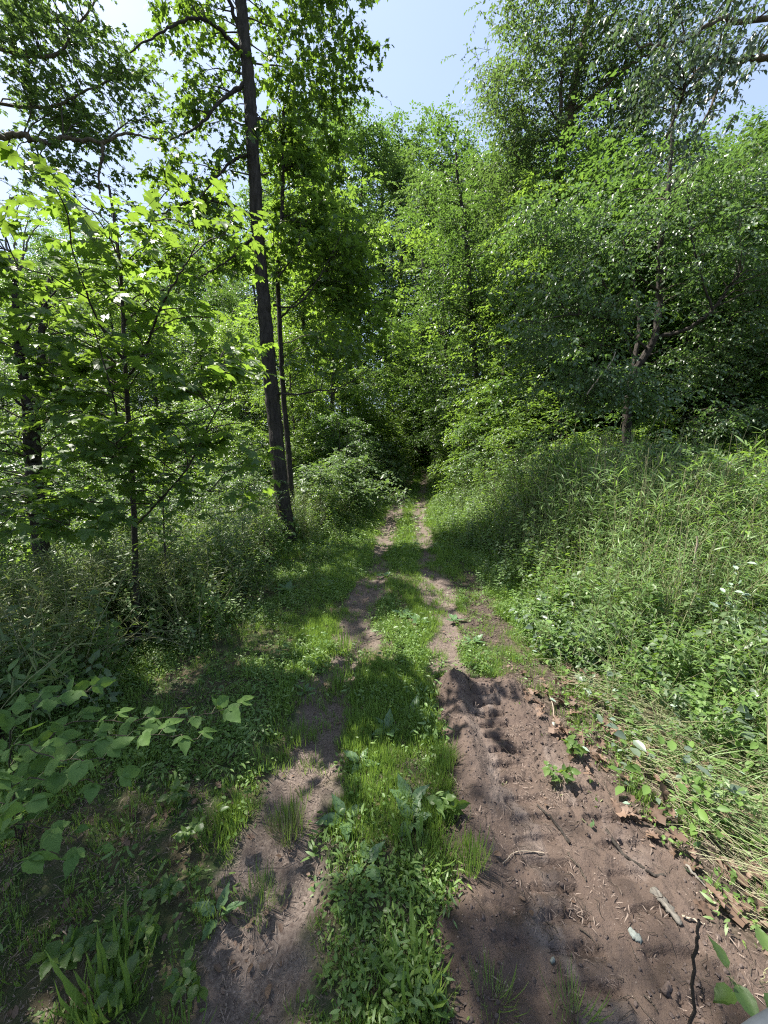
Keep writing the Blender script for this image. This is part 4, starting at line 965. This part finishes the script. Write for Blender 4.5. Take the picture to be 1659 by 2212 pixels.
P = region(12000, 1.6, 9, 3.6, 15, fR, 1.25)
d = P[:, 0] - rb(P[:, 1])
scatter('tall_canes', 'dense thicket of tall upright green canes right of the track', canesR, P, rz(len(P), .16), (.38 + .75 * sstep(0, 1.4, d)) * (.75 + .35 * sstep(3.8, 6.0, P[:, 1])) * R.uniform(.6, 1.15, len(P)) * (.65 + .75 * fbm(P[:, 0] * 1.3, P[:, 1] * 1.3, 2)), R.choice(6, len(P)))
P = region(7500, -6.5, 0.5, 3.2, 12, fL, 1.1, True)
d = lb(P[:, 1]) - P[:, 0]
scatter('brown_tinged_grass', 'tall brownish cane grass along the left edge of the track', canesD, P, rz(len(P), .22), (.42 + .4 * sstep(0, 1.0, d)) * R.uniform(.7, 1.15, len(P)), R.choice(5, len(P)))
# bright sunlit weeds among the left trees
P = region(3500, -12, -2.2, 5, 14, lambda x, y: (x < lb(y) - .6) * .8)
scatter('sunlit_weeds', 'sunlit leafy weeds on the floor of the left wood', [sprig(61, 60, .06, .35, .6, 'understory', 'rhomb'), sprig(62, 50, .07, .35, .5, 'cane_leaf', 'rhomb')], P, rz(len(P), .1), R.uniform(.7, 1.4, len(P)), R.choice(2, len(P)))
P = region(2500, 2, 12, 5, 16, lambda x, y: (x > rb(y) + .9) * .8)
scatter('thicket_weeds', 'leafy weeds filling the right thicket', [sprig(63, 60, .06, .35, 1.0, 'understory', 'rhomb'), sprig(64, 50, .07, .35, .9, 'wood2', 'rhomb')], P, rz(len(P), .1), R.uniform(.7, 1.4, len(P)), R.choice(2, len(P)))
# near right: dark tangle of bent stems and leaves
P = region(2600, 1.6, 4.6, 1.2, 4.4, lambda x, y: sstep(-.15, .35, x - np.interp(y, [1, 1.6, 2.5, 3.2, 4.4], [1.9, 1.85, 1.75, 1.55, 1.7])) * (1 - .55 * sstep(2.3, 1.7, y)) * (1 - .7 * bank(x, y)))
P = P[::2]
scatter('trampled_canes', 'trampled leafy canes lying on the bank at the right', canesR[:5], P, np.stack([R.uniform(-.9, .9, len(P)), R.uniform(.2, 1.15, len(P)), R.uniform(-.9, .9, len(P)) + 2.6 * (R.rand(len(P)) < .35)], 1), R.uniform(.25, .65, len(P)), R.choice(5, len(P)))
P = region(1500, 1.7, 4.6, 1.2, 4.6, lambda x, y: (x > 1.7) * .8 * (1 - .9 * bank(x, y)))
P2 = region(1500, 1.8, 4.6, 1.6, 4.4, lambda x, y: (x > 1.95) * (1 - .93 * bank(x, y)))
scatter('bank_stems', 'mixed leafy weeds rising from the right bank', weeds, P2, rz(len(P2), .5), R.uniform(.4, 1.0, len(P2)), R.choice(5, len(P2)))
scatter('bank_weeds', 'broad-leaved weeds on the right bank', [sprig(71, 18, .07, .2, .35, 'herb'), sprig(72, 16, .08, .22, .4, 'silver')], P, rz(len(P), .2), R.uniform(.5, 1.1, len(P)), R.choice(2, len(P), p=[.7, .3]))
# near left tangle
P = region(1400, -5.2, -1.8, 2.0, 4.6, lambda x, y: sstep(0, .5, np.interp(y, [2.0, 3.0, 3.8, 4.6], [-2.8, -2.1, -1.95, -1.9]) - x) * .8, 1.0, True)
scatter('shaded_weeds', 'dim leafy weeds in the left foreground thicket', weeds, P, rz(len(P), .3), R.uniform(.6, 1.4, len(P)), R.choice(5, len(P)))
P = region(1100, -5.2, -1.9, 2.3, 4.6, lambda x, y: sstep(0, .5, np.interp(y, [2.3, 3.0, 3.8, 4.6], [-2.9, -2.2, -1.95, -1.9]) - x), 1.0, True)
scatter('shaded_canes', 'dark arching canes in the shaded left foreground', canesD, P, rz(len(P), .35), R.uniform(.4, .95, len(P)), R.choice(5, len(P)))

#@DETAILS
# ------------------------------------------------------------------ small plants with leaves that can be told apart
def unit_leaf(kind, mat, var=0):
    V, F = LEAF[kind]
    V = V.copy(); V[:, 2] += (.06 * var) * np.sin(V[:, 0] * 5 + var) * .5; V[:, 1] *= 1 + .08 * (var - 1)
    return mesh_np('leaf', V, F, False, {'rnd': np.full(len(V), .17 * var)}, [M[mat]])
LEAF['dock'] = _pleated(.27, .04, .3, .022, .10)
LM = {}
def lmesh(kind, mat):
    if (kind, mat) not in LM: LM[(kind, mat)] = [unit_leaf(kind, mat, v) for v in range(3)]
    return LM[(kind, mat)]
def add_leaves(root, kind, mat, P, D, Nn, S, name='leaf'):
    ms = lmesh(kind, mat); P = np.array(P) - np.array(root.location); D = np.array(D, float); Nn = np.array(Nn, float); S = np.array(S, float)
    w = R.randint(3, size=len(P))
    for v in range(3):
        k = w == v
        if k.any(): leaf_objs(root, ms[v], P[k], D[k], Nn[k], S[k], name)
def bramble(name, label, cat, base, canes, size, kind='heart', mat='bramble', stem='twig', r=.0035, per=3, every=.11, tilt=.5, view=.2):
    base = np.array(base); root = thing(name, label, cat, base)
    P = []; D = []; N = []; S = []
    for i, pts in enumerate(canes):
        c = curve([base] + [np.array(p) for p in pts], 26, .006, i)
        mb = MB(); mb.tube(c, np.linspace(r, r * .45, 26), 5); link('stem', mb.mesh('stem', [M[stem]], True, base), root)
        seg = np.concatenate([[0], np.cumsum(np.linalg.norm(np.diff(c, axis=0), axis=1))])
        d = seg[-1] - .02; k = 0
        while d > seg[-1] * .25:
            p = np.array([np.interp(d, seg, c[:, q]) for q in range(3)]); tg = norm(np.array([np.interp(min(d + .05, seg[-1]), seg, c[:, q]) - np.interp(max(d - .05, 0), seg, c[:, q]) for q in range(3)]))
            sd = norm(np.cross(tg, [0, 0, 1.0])) * (1 if k % 2 else -1)
            o = norm(sd * .8 + tg * .5 + np.array([0, 0, .1]) + R.randn(3) * .15)
            pet = size * .55; q = p + o * pet + np.array([0, 0, .012])
            mb = MB(); mb.tube(np.array([p, (p + q) / 2 + [0, 0, .008], q]), [r * .4] * 3, 3); tag(link('petiole', mb.mesh('petiole', [M['stem']], True, base), root))
            n = np.array([0, -view, 1.0]) + R.randn(3) * tilt
            s0 = size * R.uniform(.75, 1.15)
            P.append(q); D.append(o + [0, 0, -.25]); N.append(n); S.append(s0)
            if per >= 3:
                lat = norm(np.cross(o, n))
                for sg in (1, -1):
                    P.append(q - o * .012); D.append(norm(o * .35 + lat * sg) + [0, 0, -.2]); N.append(n + R.randn(3) * .2); S.append(s0 * R.uniform(.6, .8))
            d -= every * R.uniform(.75, 1.3); k += 1
    add_leaves(root, kind, mat, P, D, N, S)
    return root
bramble('bramble', 'bramble with broad soft green leaves arching over the left foreground', 'bramble', gz((-2.05, 1.75, 0), -.03),
        [[at(20, 1560, 1.75), at(110, 1510, 1.75), at(200, 1490, 1.75)], [at(60, 1640, 1.6), at(190, 1600, 1.6), at(330, 1590, 1.6), at(440, 1600, 1.62)],
         [at(120, 1580, 1.75), at(280, 1560, 1.75), at(420, 1545, 1.8), at(520, 1525, 1.85)], [at(30, 1700, 1.45), at(140, 1680, 1.42), at(250, 1700, 1.4)],
         [at(20, 1620, 1.5), at(120, 1640, 1.45), at(230, 1640, 1.42)], [at(30, 1780, 1.4), at(130, 1800, 1.4), at(220, 1850, 1.42)]], .085, every=.085)
bramble('bramble', 'low bramble shoot whose large leaves cut the left edge of the picture', 'bramble', gz((-1.75, 1.05, 0), -.03),
        [[at(-60, 1800, 1.05), at(0, 1840, 1.05), at(30, 1880, 1.05)], [at(-90, 1700, 1.2), at(-20, 1730, 1.2), at(50, 1760, 1.2)]], .10, every=.12)
bramble('seedling', 'bright green seedling leaves at the bottom right corner', 'seedling', gz((1.55, .78, 0), -.02),
        [[at(1665, 2150, .95), at(1668, 2085, .98)], [at(1640, 2200, .92), at(1600, 2150, .95), at(1575, 2110, .95)]], .065, every=.10, mat='understory', stem='stem', r=.002, per=1)
bramble('vine', 'leafy vine with paired oval leaves at the right edge', 'vine', gz((3.6, 2.6, 0)),
        [[at(1690, 1500, 3.0), at(1640, 1400, 3.0), at(1600, 1380, 3.0)], [at(1700, 1440, 3.0), at(1650, 1330, 3.0)], [at(1690, 1640, 2.6), at(1620, 1600, 2.6), at(1570, 1570, 2.6)], [at(1700, 1560, 2.8), at(1620, 1480, 2.9), at(1560, 1440, 2.9)]], .085, 'oval', 'silver', every=.10)
bramble('silver_weed', 'weed with pale silvery leaves standing upright in the right thicket', 'weed', gz(at(1560, 1440, 3.4)),
        [[at(1572, 1380, 3.4), at(1590, 1300, 3.4), at(1602, 1215, 3.4)], [at(1560, 1400, 3.4), at(1550, 1350, 3.4)], [at(1580, 1380, 3.4), at(1560, 1320, 3.35), at(1580, 1270, 3.35)]], .075, 'oval', 'cut', every=.05, per=1, tilt=.5)
bramble('broadleaf_weed', 'pale broad-leaved weed lying on the grass beyond the mud heap', 'weed', gz(at(1190, 1380, 4.1)),
        [[gz(at(1160, 1350, 4.3), .15), gz(at(1130, 1330, 4.5), .1)], [gz(at(1220, 1350, 4.3), .2), gz(at(1270, 1360, 4.2), .12)], [gz(at(1180, 1340, 4.4), .25), gz(at(1210, 1330, 4.4), .2)]], .10, 'oval', 'dock', every=.06, per=1)

def dock(px, py, n, size, label, flat=.5, mat='dock'):
    p = gnd(px, py); p = gz(p); root = thing('dock_plant', label, 'weed', p)
    az = np.arange(n) / n * 6.28 + R.rand() * 6 + R.randn(n) * .3
    P = p + np.stack([np.cos(az), np.sin(az), 0 * az], 1) * .02 + [0, 0, .02]
    D = np.stack([np.cos(az), np.sin(az), flat + R.randn(n) * .15], 1)
    Nn = np.stack([-np.cos(az) * flat, -np.sin(az) * flat, np.ones(n)], 1) + R.randn(n, 3) * .2
    add_leaves(root, 'dock', mat, P, D, Nn, size * R.uniform(.7, 1.1, n))
    mb = MB(); mb.tube(np.array([p - [0, 0, .02], p + [0, 0, .02], p + [.005, 0, .05]]), [.006, .005, .003], 5); link('stem', mb.mesh('stem', [M['stem']], True, p), root)
for a in ((885, 1745, 5, .14, 'broad-leaved dock on the grass strip beside the mud'), (892, 1785, 5, .14, 'dock with wide notched leaves nearest the mud on the centre strip'), (745, 1780, 4, .15, 'dock with one long leaf at the inner edge of the left rut'),
          (790, 1885, 4, .13, 'dock with a single upright grey-green leaf in the centre strip'), (778, 1660, 4, .12, 'small dock halfway along the shaded centre strip'), (890, 1552, 4, .13, 'dock with a pale flat leaf in the sun patch, farther one'),
          (838, 1588, 6, .14, 'sunlit dock in the bright patch of the centre strip'), (870, 1335, 6, .16, 'grey-green dock in the middle of the track'), (905, 1350, 5, .15, 'dock just right of the middle of the track'),
          (982, 1345, 6, .16, 'flat dock on the right rut'), (620, 1278, 7, .2, 'dock at the foot of the brown-tinged grass on the left'), (700, 1268, 6, .18, 'dock on the left verge near the sunlit stretch'),
          (1020, 1395, 5, .14, 'dock on bare soil right of the right rut'), (655, 1500, 4, .10, 'little dock at the left edge of the left rut'), (470, 1985, 4, .11, 'drooping dock beside the left rut in the near shade'), (830, 1250, 5, .15, 'dock on the left rut near the sunlit stretch')):
    dock(*a)
for (px, py, sz, lab) in ((385, 1745, .05, 'yellow-green seedling among leaf litter left of the rut'), (240, 2075, .055, 'seedling with three round leaves in the lower left'), (330, 2030, .05, 'seedling at the lower left with leaves in pairs'), (140, 2100, .06, 'pale seedling above the bottom left corner'),
                          (360, 1960, .045, 'round-leaved seedling at the edge of the near left shade'), (965, 1770, .06, 'grey-green seedling on the mud edge with a pale twig'), (420, 2150, .05, 'bright seedling at the bottom beside the left rut'), (255, 2170, .06, 'sunlit seedling at the bottom left'),
                          (410, 1830, .045, 'small seedling left of the pale grass tuft'), (1210, 1700, .05, 'seedling growing at the right side of the mud strip'), (1240, 1650, .05, 'seedling with heart leaves by the dry leaves')):
    b = gz(gnd(px, py)); h = .10
    bramble('seedling', lab, 'seedling', b, [[b + [.02, .0, h * .6], b + [R.uniform(-.05, .05), -.02, h]], [b + [-.03, .01, h * .5], b + [R.uniform(-.08, .08), .03, h * .8]]], sz, 'heart', 'understory', 'stem', .0016, 3, .05)

def grass_clump(px, py, n, h, mat, label, seed, spread=.05, lean=.7, w=1.0):
    w = w * .42 if w < .85 else w * .7; n = int(n * 1.5); lean *= 1.35; spread *= 1.3
    p = gz(gnd(px, py)); me = tuft(seed, n, h, mat, spread, lean, w); me.name = 'grass_tuft'
    root = link('grass_tuft', me, None, tuple(p)); tag(root, label, 'grass tuft')
grass_clump(620, 1800, 110, .17, 'straw', 'pale yellowish grass tuft on the bare left rut', 201, .07, .7, .5)
grass_clump(625, 1795, 90, .17, 'grass', 'green grass tuft growing through the pale tuft on the left rut', 202, .08, .8, .6)
grass_clump(905, 1870, 22, .19, 'grass', 'clump of long broad arching blades in the centre strip', 203, .06, 1.5, .9)
grass_clump(900, 2130, 28, .24, 'grass', 'clump of long arching blades at the bottom centre', 204, .05, 1.1, 1.0)
grass_clump(1015, 1880, 150, .15, 'grass', 'dense dark green tuft on the left edge of the mud', 205, .06, .6, .6)
grass_clump(965, 1655, 150, .16, 'grass', 'dense tuft hugging the windrow of soil', 206, .06, .6, .6)
grass_clump(650, 1600, 120, .14, 'grass', 'tuft in the middle of the left rut beyond the pale tuft', 207, .08, .8, .6)
grass_clump(560, 1950, 120, .13, 'grass', 'thin shaded tuft at the left edge of the near rut', 208, .08, .9, .5)
grass_clump(740, 1400, 140, .18, 'grass', 'grass tuft spreading over the left rut midway', 209, .10, .8, .7)
grass_clump(730, 1480, 140, .16, 'grass', 'second grass tuft on the left rut nearer the camera', 210, .10, .8, .7)
grass_clump(230, 2170, 60, .24, 'grass', 'sunlit tuft of long blades at the bottom left', 211, .08, 1.0, .9)
grass_clump(1240, 2205, 50, .12, 'grass', 'sparse tuft growing in the mud at the bottom', 212, .06, 1.0, .6)
grass_clump(1060, 2170, 60, .12, 'grass', 'sparse fine tuft at the lower left of the mud', 213, .07, 1.0, .5)
grass_clump(940, 1790, 120, .13, 'grass', 'short tuft between the dock and the mud', 214, .07, .8, .6)

# ------------------------------------------------------------------ dry leaves, sticks, stones
oakm = [unit_leaf('oak', 'dead', v) for v in range(3)]
def loose(name, label, cat, me, p, D, N, S, group=None):
    o = bpy.data.objects.new(name, me); COL.objects.link(o)
    d, b, n = frames(np.array([D], float), np.array([N], float)); d, b, n = d[0], b[0], n[0]
    o.matrix_world = Matrix(((d[0] * S, b[0] * S, n[0] * S, p[0]), (d[1] * S, b[1] * S, n[1] * S, p[1]), (d[2] * S, b[2] * S, n[2] * S, p[2]), (0, 0, 0, 1)))
    return tag(o, label, cat, group)
special = {(1318, 1556): 'curled brown leaf standing on the bank below a white leaf', (1428, 1748): 'upright orange-brown leaf beside the bent straw', (1565, 1935): 'flat lobed dry oak leaf lying on the mud edge', (1552, 1858): 'rusty dry leaf between straw stems above the flat oak leaf', (1288, 1640): 'dry brown leaf on the dark litter of the bank'}
for (px, py), lab in special.items():
    p = gz(gnd(px, py), .03); up = px in (1318, 1428)
    loose('dead_leaf', lab, 'dead leaf', oakm[px % 3], p, (R.randn() * .4, -1 if not up else .2, 1.2 if up else 0), (R.randn() * .3, -1 if up else 0, .3 if up else 1), .13 if up else .14)
k = 0
while k < 170:
    x, y = R.uniform(1.25, 2.7), R.uniform(1.3, 3.4)
    e = x - np.interp(y, [.9, 1.3, 1.6, 2.5, 3.2], [1.75, 1.62, 1.60, 1.42, 1.22])
    if not (-.15 < e < 1.0) or fbm(x * 4, y * 4, 2) < .42 or R.rand() > math.exp(-(e / .6) ** 2) + .1: continue
    loose('dead_leaf', 'dry brown leaf in the litter along the right side of the mud', 'dead leaf', oakm[k % 3], gz((x, y, 0), R.uniform(.01, .07)), (R.randn(), R.randn(), R.randn() * .25), (R.randn() * .5, R.randn() * .5, 1), R.uniform(.06, .12), 'dry leaves along the right side of the mud'); k += 1
k = 0
while k < 60:
    x, y = R.uniform(-2.8, -.7), R.uniform(.9, 2.6)
    loose('dead_leaf', 'dry curled leaf on the shaded floor left of the rut', 'dead leaf', oakm[k % 3], gz((x, y, 0), R.uniform(.005, .03)), (R.randn(), R.randn(), R.randn() * .2), (R.randn() * .4, R.randn() * .4, 1), R.uniform(.03, .075), 'dry leaves on the shaded floor left of the rut'); k += 1
wm = [unit_leaf('oval', 'cut', v) for v in range(3)]
k = 0
while k < 48:
    x, y = R.uniform(1.2, 3.1), R.uniform(1.5, 3.7)
    e = x - np.interp(y, [.9, 1.3, 1.6, 2.5, 3.2], [1.75, 1.62, 1.60, 1.42, 1.22])
    if e < -.12: continue
    loose('wilted_leaf', 'small leaf showing its pale underside on the right bank', 'wilted leaf', wm[k % 3], gz((x, y, 0), R.uniform(.02, .05) + .22 * R.rand() * min(1, max(0, e))), (R.randn(), R.randn(), R.randn() * .3), (R.randn() * .5, R.randn() * .5 - .3, 1), R.uniform(.035, .065), 'upturned pale leaves on the right bank'); k += 1
for (px, py, lab) in ((1163, 1752, None),):
    pass
def stick(name, label, cat, pts, r0, r1, mat, sides=6, n=14, group=None):
    P = curve(pts, n, r0 * .5, len(label)); b = np.array(P[0]); mb = MB(); mb.tube(P, np.linspace(r0, r1, n), sides)
    o = link(name, mb.mesh(name, [M[mat]], True, b), None, tuple(b)); return tag(o, label, cat, group)
def G(px, py, dz=.01): return gz(gnd(px, py), dz)
stick('stick', 'dark stick lying diagonally across the tread marks', 'stick', [G(1160, 1746), G(1195, 1785), G(1230, 1828)], .006, .008, 'bark_dark')
stick('root_piece', 'pale root piece lying level on the mud', 'root', [G(1085, 1875), G(1115, 1850, .01), G(1174, 1848)], .0022, .0035, 'dry')
stick('stalk', 'pale dry stalk curving down the mud heap', 'stalk', [G(1180, 1502, .04), G(1193, 1540, .05), G(1193, 1590, .02)], .004, .004, 'dry')
stick('root_piece', 'thin pale root hanging along the soil windrow', 'root', [G(957, 1620, .03), G(965, 1665, .02), G(990, 1712)], .004, .003, 'dry')
stick('root_piece', 'thin root draped over the corner of the mud heap', 'root', [G(1010, 1500, .03), G(1025, 1530, .02), G(1030, 1570)], .004, .003, 'twig')
stick('stick', 'short dark stick below the pale root piece on the mud', 'stick', [G(1225, 1850), G(1250, 1880), G(1265, 1905)], .005, .004, 'twig')
stick('stick', 'long dark root half buried across the right of the mud', 'stick', [G(1310, 1800, 0), G(1350, 1855, .008), G(1400, 1890, .008), G(1435, 1905, 0)], .010, .006, 'bark_dark')
stick('stick', 'grey stick above the pale bark fragment', 'stick', [G(1480, 1880), G(1520, 1915), G(1545, 1935)], .007, .005, 'bark_pale')
stick('wood_splinter', 'cream splinter of wood beside the bark fragment', 'wood splinter', [G(1472, 1990, .012), G(1495, 2000, .014), G(1520, 2009, .01)], .006, .003, 'dry', 4)
stick('wood_splinter', 'pale splinter between the oak leaf and the upright twig', 'wood splinter', [G(1530, 1925, .012), G(1545, 1955, .014), G(1552, 1975, .01)], .005, .003, 'dry', 4)
stick('upright_twig', 'dark bare twig standing upright at the bottom right', 'twig', [gz((.86 * 1.0 + .08, .96, 0), -.05), at(1492, 2212, .96), at(1495, 2120, .96), at(1505, 2050, .96), at(1507, 2020, .96), at(1511, 1987, .96)], .0055, .0045, 'bark_dark', 7, 20)
stick('dead_cane', 'pale dead stem standing upright in the right thicket', 'plant', [G(1488, 1395, 0), at(1490, 1320, 3.9), at(1497, 1260, 3.9), at(1500, 1210, 3.9), at(1507, 1160, 3.9)], .013, .008, 'dry')
stick('dead_cane', 'pale stem leaning across the foot of the upright dead stem', 'plant', [G(1400, 1440, 0), at(1440, 1400, 3.6), at(1500, 1350, 3.6), at(1560, 1310, 3.6)], .008, .005, 'dry')
stick('bleached_stick', 'bleached bare branch hanging in front of the two-stemmed elm', 'branch', [at(1268, 852, 7.4), at(1290, 820, 7.4), at(1314, 792, 7.4), at(1330, 760, 7.5)], .014, .008, 'dry')
for (a, b_, c_) in (((958, 1760), (985, 1735), 'fine twig pair at the left of the mud'), ((1300, 1700), (1325, 1760), 'dry straw stalk above the mud edge'), ((1080, 1620), (1110, 1650), 'short root on the upper mud'), ((1250, 2010), (1290, 2045), 'thin twig beside the grey stone'), ((1390, 2150), (1420, 2185), 'thin dark twig near the bottom of the mud'), ((1180, 1990), (1205, 2020), 'small twig left of the grey stone')):
    stick('twig', c_, 'twig', [G(*a), G((a[0] + b_[0]) / 2 + 4, (a[1] + b_[1]) / 2), G(*b_)], .003, .002, 'twig', 5)
# rotten bark fragment and stone
def slab(name, label, cat, p, L_, W, H_, ang, mat, seed, taper=.7):
    rs = np.random.RandomState(seed); nxx, nyy = 14, 6; V = []; F = []
    for j in range(nyy):
        for i in range(nxx):
            u = i / (nxx - 1); v = j / (nyy - 1) - .5; w = W * (1 - (1 - taper) * u) * (1 + .25 * rs.randn() * (abs(v) > .4)) * min(1, 4 * u + .5, 4 * (1 - u) + .5)
            V.append(((u - .5) * L_, v * w, H_ * (1 - (2 * v) ** 2 * .7) * (1 + .35 * rs.randn()) * (0.2 if abs(v) > .45 or u in (0, 1) else 1)))
    for j in range(nyy - 1):
        for i in range(nxx - 1): a = j * nxx + i; F.append((a, a + 1, a + nxx + 1, a + nxx))
    V = np.array(V); Vb = V.copy(); Vb[:, 2] = -.01; n = len(V)
    F2_ = [(f[3] + n, f[2] + n, f[1] + n, f[0] + n) for f in F]; F = F + F2_
    ring = list(range(nxx)) + [j * nxx + nxx - 1 for j in range(1, nyy)] + [(nyy - 1) * nxx + i for i in range(nxx - 2, -1, -1)] + [j * nxx for j in range(nyy - 2, 0, -1)]
    for a, b_ in zip(ring, ring[1:] + ring[:1]): F.append((a + n, b_ + n, b_, a))
    me = mesh_np(name, np.vstack([V, Vb]), np.array(F), False, {}, [M[mat]])
    o = link(name, me, None, tuple(p)); o.rotation_euler = (0, 0, ang); return tag(o, label, cat)
M['rotten'] = solidmat('rotten_bark', (.06, .052, .044), (.19, .175, .15), .9, 18, 1.0, 45, dist=.01, stretch=(1, 3, 1))
M['stone'] = solidmat('grey_stone', (.10, .11, .10), (.26, .29, .265), .8, 30, .5, 60)
M['pale_stone'] = solidmat('pale_stone', (.42, .38, .38), (.66, .62, .62), .8, 6, .4, 20)
a, b_ = G(1407, 1930), G(1470, 2010); slab('bark_fragment', 'weathered grey strip of rotten bark pressed into the mud', 'bark', (a + b_) / 2, np.linalg.norm(b_ - a) * 1.0, .045, .006, math.atan2(b_[1] - a[1], b_[0] - a[0]), 'rotten', 5)
slab('stone', 'small blue-grey stone in the middle of the mud', 'stone', G(1371, 2026), .055, .032, .012, 2.1, 'stone', 6, .8)
slab('pale_rock', 'pale flat rock catching sun between the left trunks', 'rock', gz(at(152, 1285, 5.9), .05), .42, .26, .16, .25, 'pale_stone', 7, .6)
slab('stone', 'little dark stone at the lower right of the mud', 'stone', G(1440, 2140), .05, .03, .018, .6, 'soil', 8, .8)
slab('stone', 'pale chip of stone on the mud left of the grey stone', 'stone', G(1193, 2080), .022, .014, .007, .6, 'stone', 9, .8)

# torn green sprigs along the mud edge
def torn(seed):
    return weedstem(seed, .16, 9, .045, 'herb' if seed % 2 else 'dock', 'oval', .5)
tm = [torn(81), torn(82), torn(83)]
for k, (px, py) in enumerate(((1235, 1700), (1270, 1690), (1215, 1725), (1300, 1740), (1350, 1780), (1390, 1790), (1440, 1800), (1500, 1850), (1530, 1890), (1095, 1690), (1255, 1780), (1180, 1600), (1110, 1540), (1150, 1500), (1240, 1560))):
    p = gz(gnd(px, py), .01); a = R.rand() * 6.28
    loose('torn_sprig', 'torn leafy sprig lying on the turned soil at the edge of the mud', 'sprig', tm[k % 3], p, (0, 0, 1) if False else (math.cos(a) * .5, math.sin(a) * .5, .8), (math.cos(a), math.sin(a), .35), 1.0, 'torn sprigs on the mud edge')
# bent straw and long blades on the bank
def fallen(n, x0, x1, y0, y1, dirs, ln, z0, z1, mat, w, seed):
    rs = np.random.RandomState(seed); V = []; F = []; A = []; m = 6
    for i in range(n):
        x, y = rs.uniform(x0, x1), rs.uniform(y0, y1)
        e = x - np.interp(y, [.9, 1.3, 1.6, 2.5, 3.2], [1.75, 1.62, 1.60, 1.42, 1.22])
        if e < .02: continue
        a = rs.normal(*dirs); l = ln * rs.uniform(.6, 1.3); d = np.array([math.cos(a), math.sin(a)])
        t = np.linspace(0, 1, m); bend = rs.randn() * .12
        px_ = x + d[0] * l * t - d[1] * bend * l * t ** 2; py_ = y + d[1] * l * t + d[0] * bend * l * t ** 2
        zz = surf(px_, py_) + z0 + rs.rand() * (z1 - z0) * np.sin(t * 2.6 + .3) + .01
        s = np.array([-d[1], d[0]]); ww = w * (1 - .7 * t) * rs.uniform(.6, 1.3)
        k = len(V)
        for j in range(m):
            V.append((px_[j] - s[0] * ww[j], py_[j] - s[1] * ww[j], zz[j])); V.append((px_[j], py_[j], zz[j] + ww[j] * .7)); V.append((px_[j] + s[0] * ww[j], py_[j] + s[1] * ww[j], zz[j]))
        q = rs.rand(); A += [q] * (3 * m)
        for j in range(m - 1):
            b0 = k + j * 3; F += [(b0, b0 + 3, b0 + 4, b0 + 1), (b0 + 1, b0 + 4, b0 + 5, b0 + 2)]
    return mesh_np('s', np.array(V), np.array(F), False, {'rnd': np.array(A)}, [M[mat]])
tag(link('bent_straw', fallen(600, 1.6, 2.9, 1.3, 3.3, (-.95, .25), .75, .01, .22, 'straw', .0017, 1)), 'swath of bent dry stalks combed down the right bank', kind='stuff')
tag(link('bent_grass', fallen(380, 1.75, 3.2, 1.3, 3.6, (-.9, .4), .55, .01, .28, 'cane_leaf', .005, 2)), 'long green blades pressed over beside the dry stalks', kind='stuff')
tag(link('bent_straw', fallen(160, 1.5, 3.2, 2.6, 3.9, (-.35, .7), .5, .02, .30, 'straw', .0015, 3)), 'loose dry stems lying on the weeds behind the bank', kind='stuff')
# arching pale stems over the left thicket
for i in range(7):
    x0 = 100 + R.uniform(-25, 25)
    stick('dry_stalk', 'bunch of pale dry stems arching over the left thicket', 'dry stalk', [G(x0, 1560, 0), at(x0 + 90, 1440 + R.uniform(-20, 20), 2.9), at(x0 + 190, 1380 + R.uniform(-25, 20), 3.0), at(x0 + 300, 1360 + R.uniform(-20, 40), 3.1)], .0022, .001, 'straw', 4, 12, 'pale dry stems over the left thicket')
# root hairs
mb = MB()
for i in range(260):
    x, y = R.uniform(.35, 1.6), R.uniform(.8, 3.15)
    if mud_edge(x, y) < .02: continue
    a = R.rand() * 6.28; l = R.uniform(.02, .10)
    t = np.linspace(0, 1, 5); X_ = x + math.cos(a) * l * t + R.randn(5) * l * .08; Y_ = y + math.sin(a) * l * t + R.randn(5) * l * .08
    mb.tube(np.stack([X_, Y_, surf(X_, Y_) + .004 + .01 * np.sin(t * 3)], 1), [.0013] * 5, 3)
tag(link('rootlets', mb.mesh('rootlets', [M['twig']])), 'fine broken rootlets scattered over the turned soil', kind='stuff')

# rounded grey rail of the machine at the bottom right corner
M['rail'] = solidmat('grey_plastic', (.035, .042, .052), (.05, .058, .07), .5, 40, .15, 200, dist=.001)
_q = lambda px, py, k: np.array([0, 0, CAM_H]) + ray(px, py) * k
rail = np.array([_q(1300, 2560, .62) + np.array([-.1, -.2, -1.2]), _q(1400, 2440, .62), _q(1660, 2262, .62), _q(1900, 2120, .64), _q(2300, 1950, .7)])
root = thing('guard_rail', 'rounded blue-grey rail cutting the bottom right corner', 'rail', rail[0])
mb = MB(); mb.tube(rail, np.full(5, .030), 24); link('tube', mb.mesh('tube', [M['rail']], True, rail[0]), root)
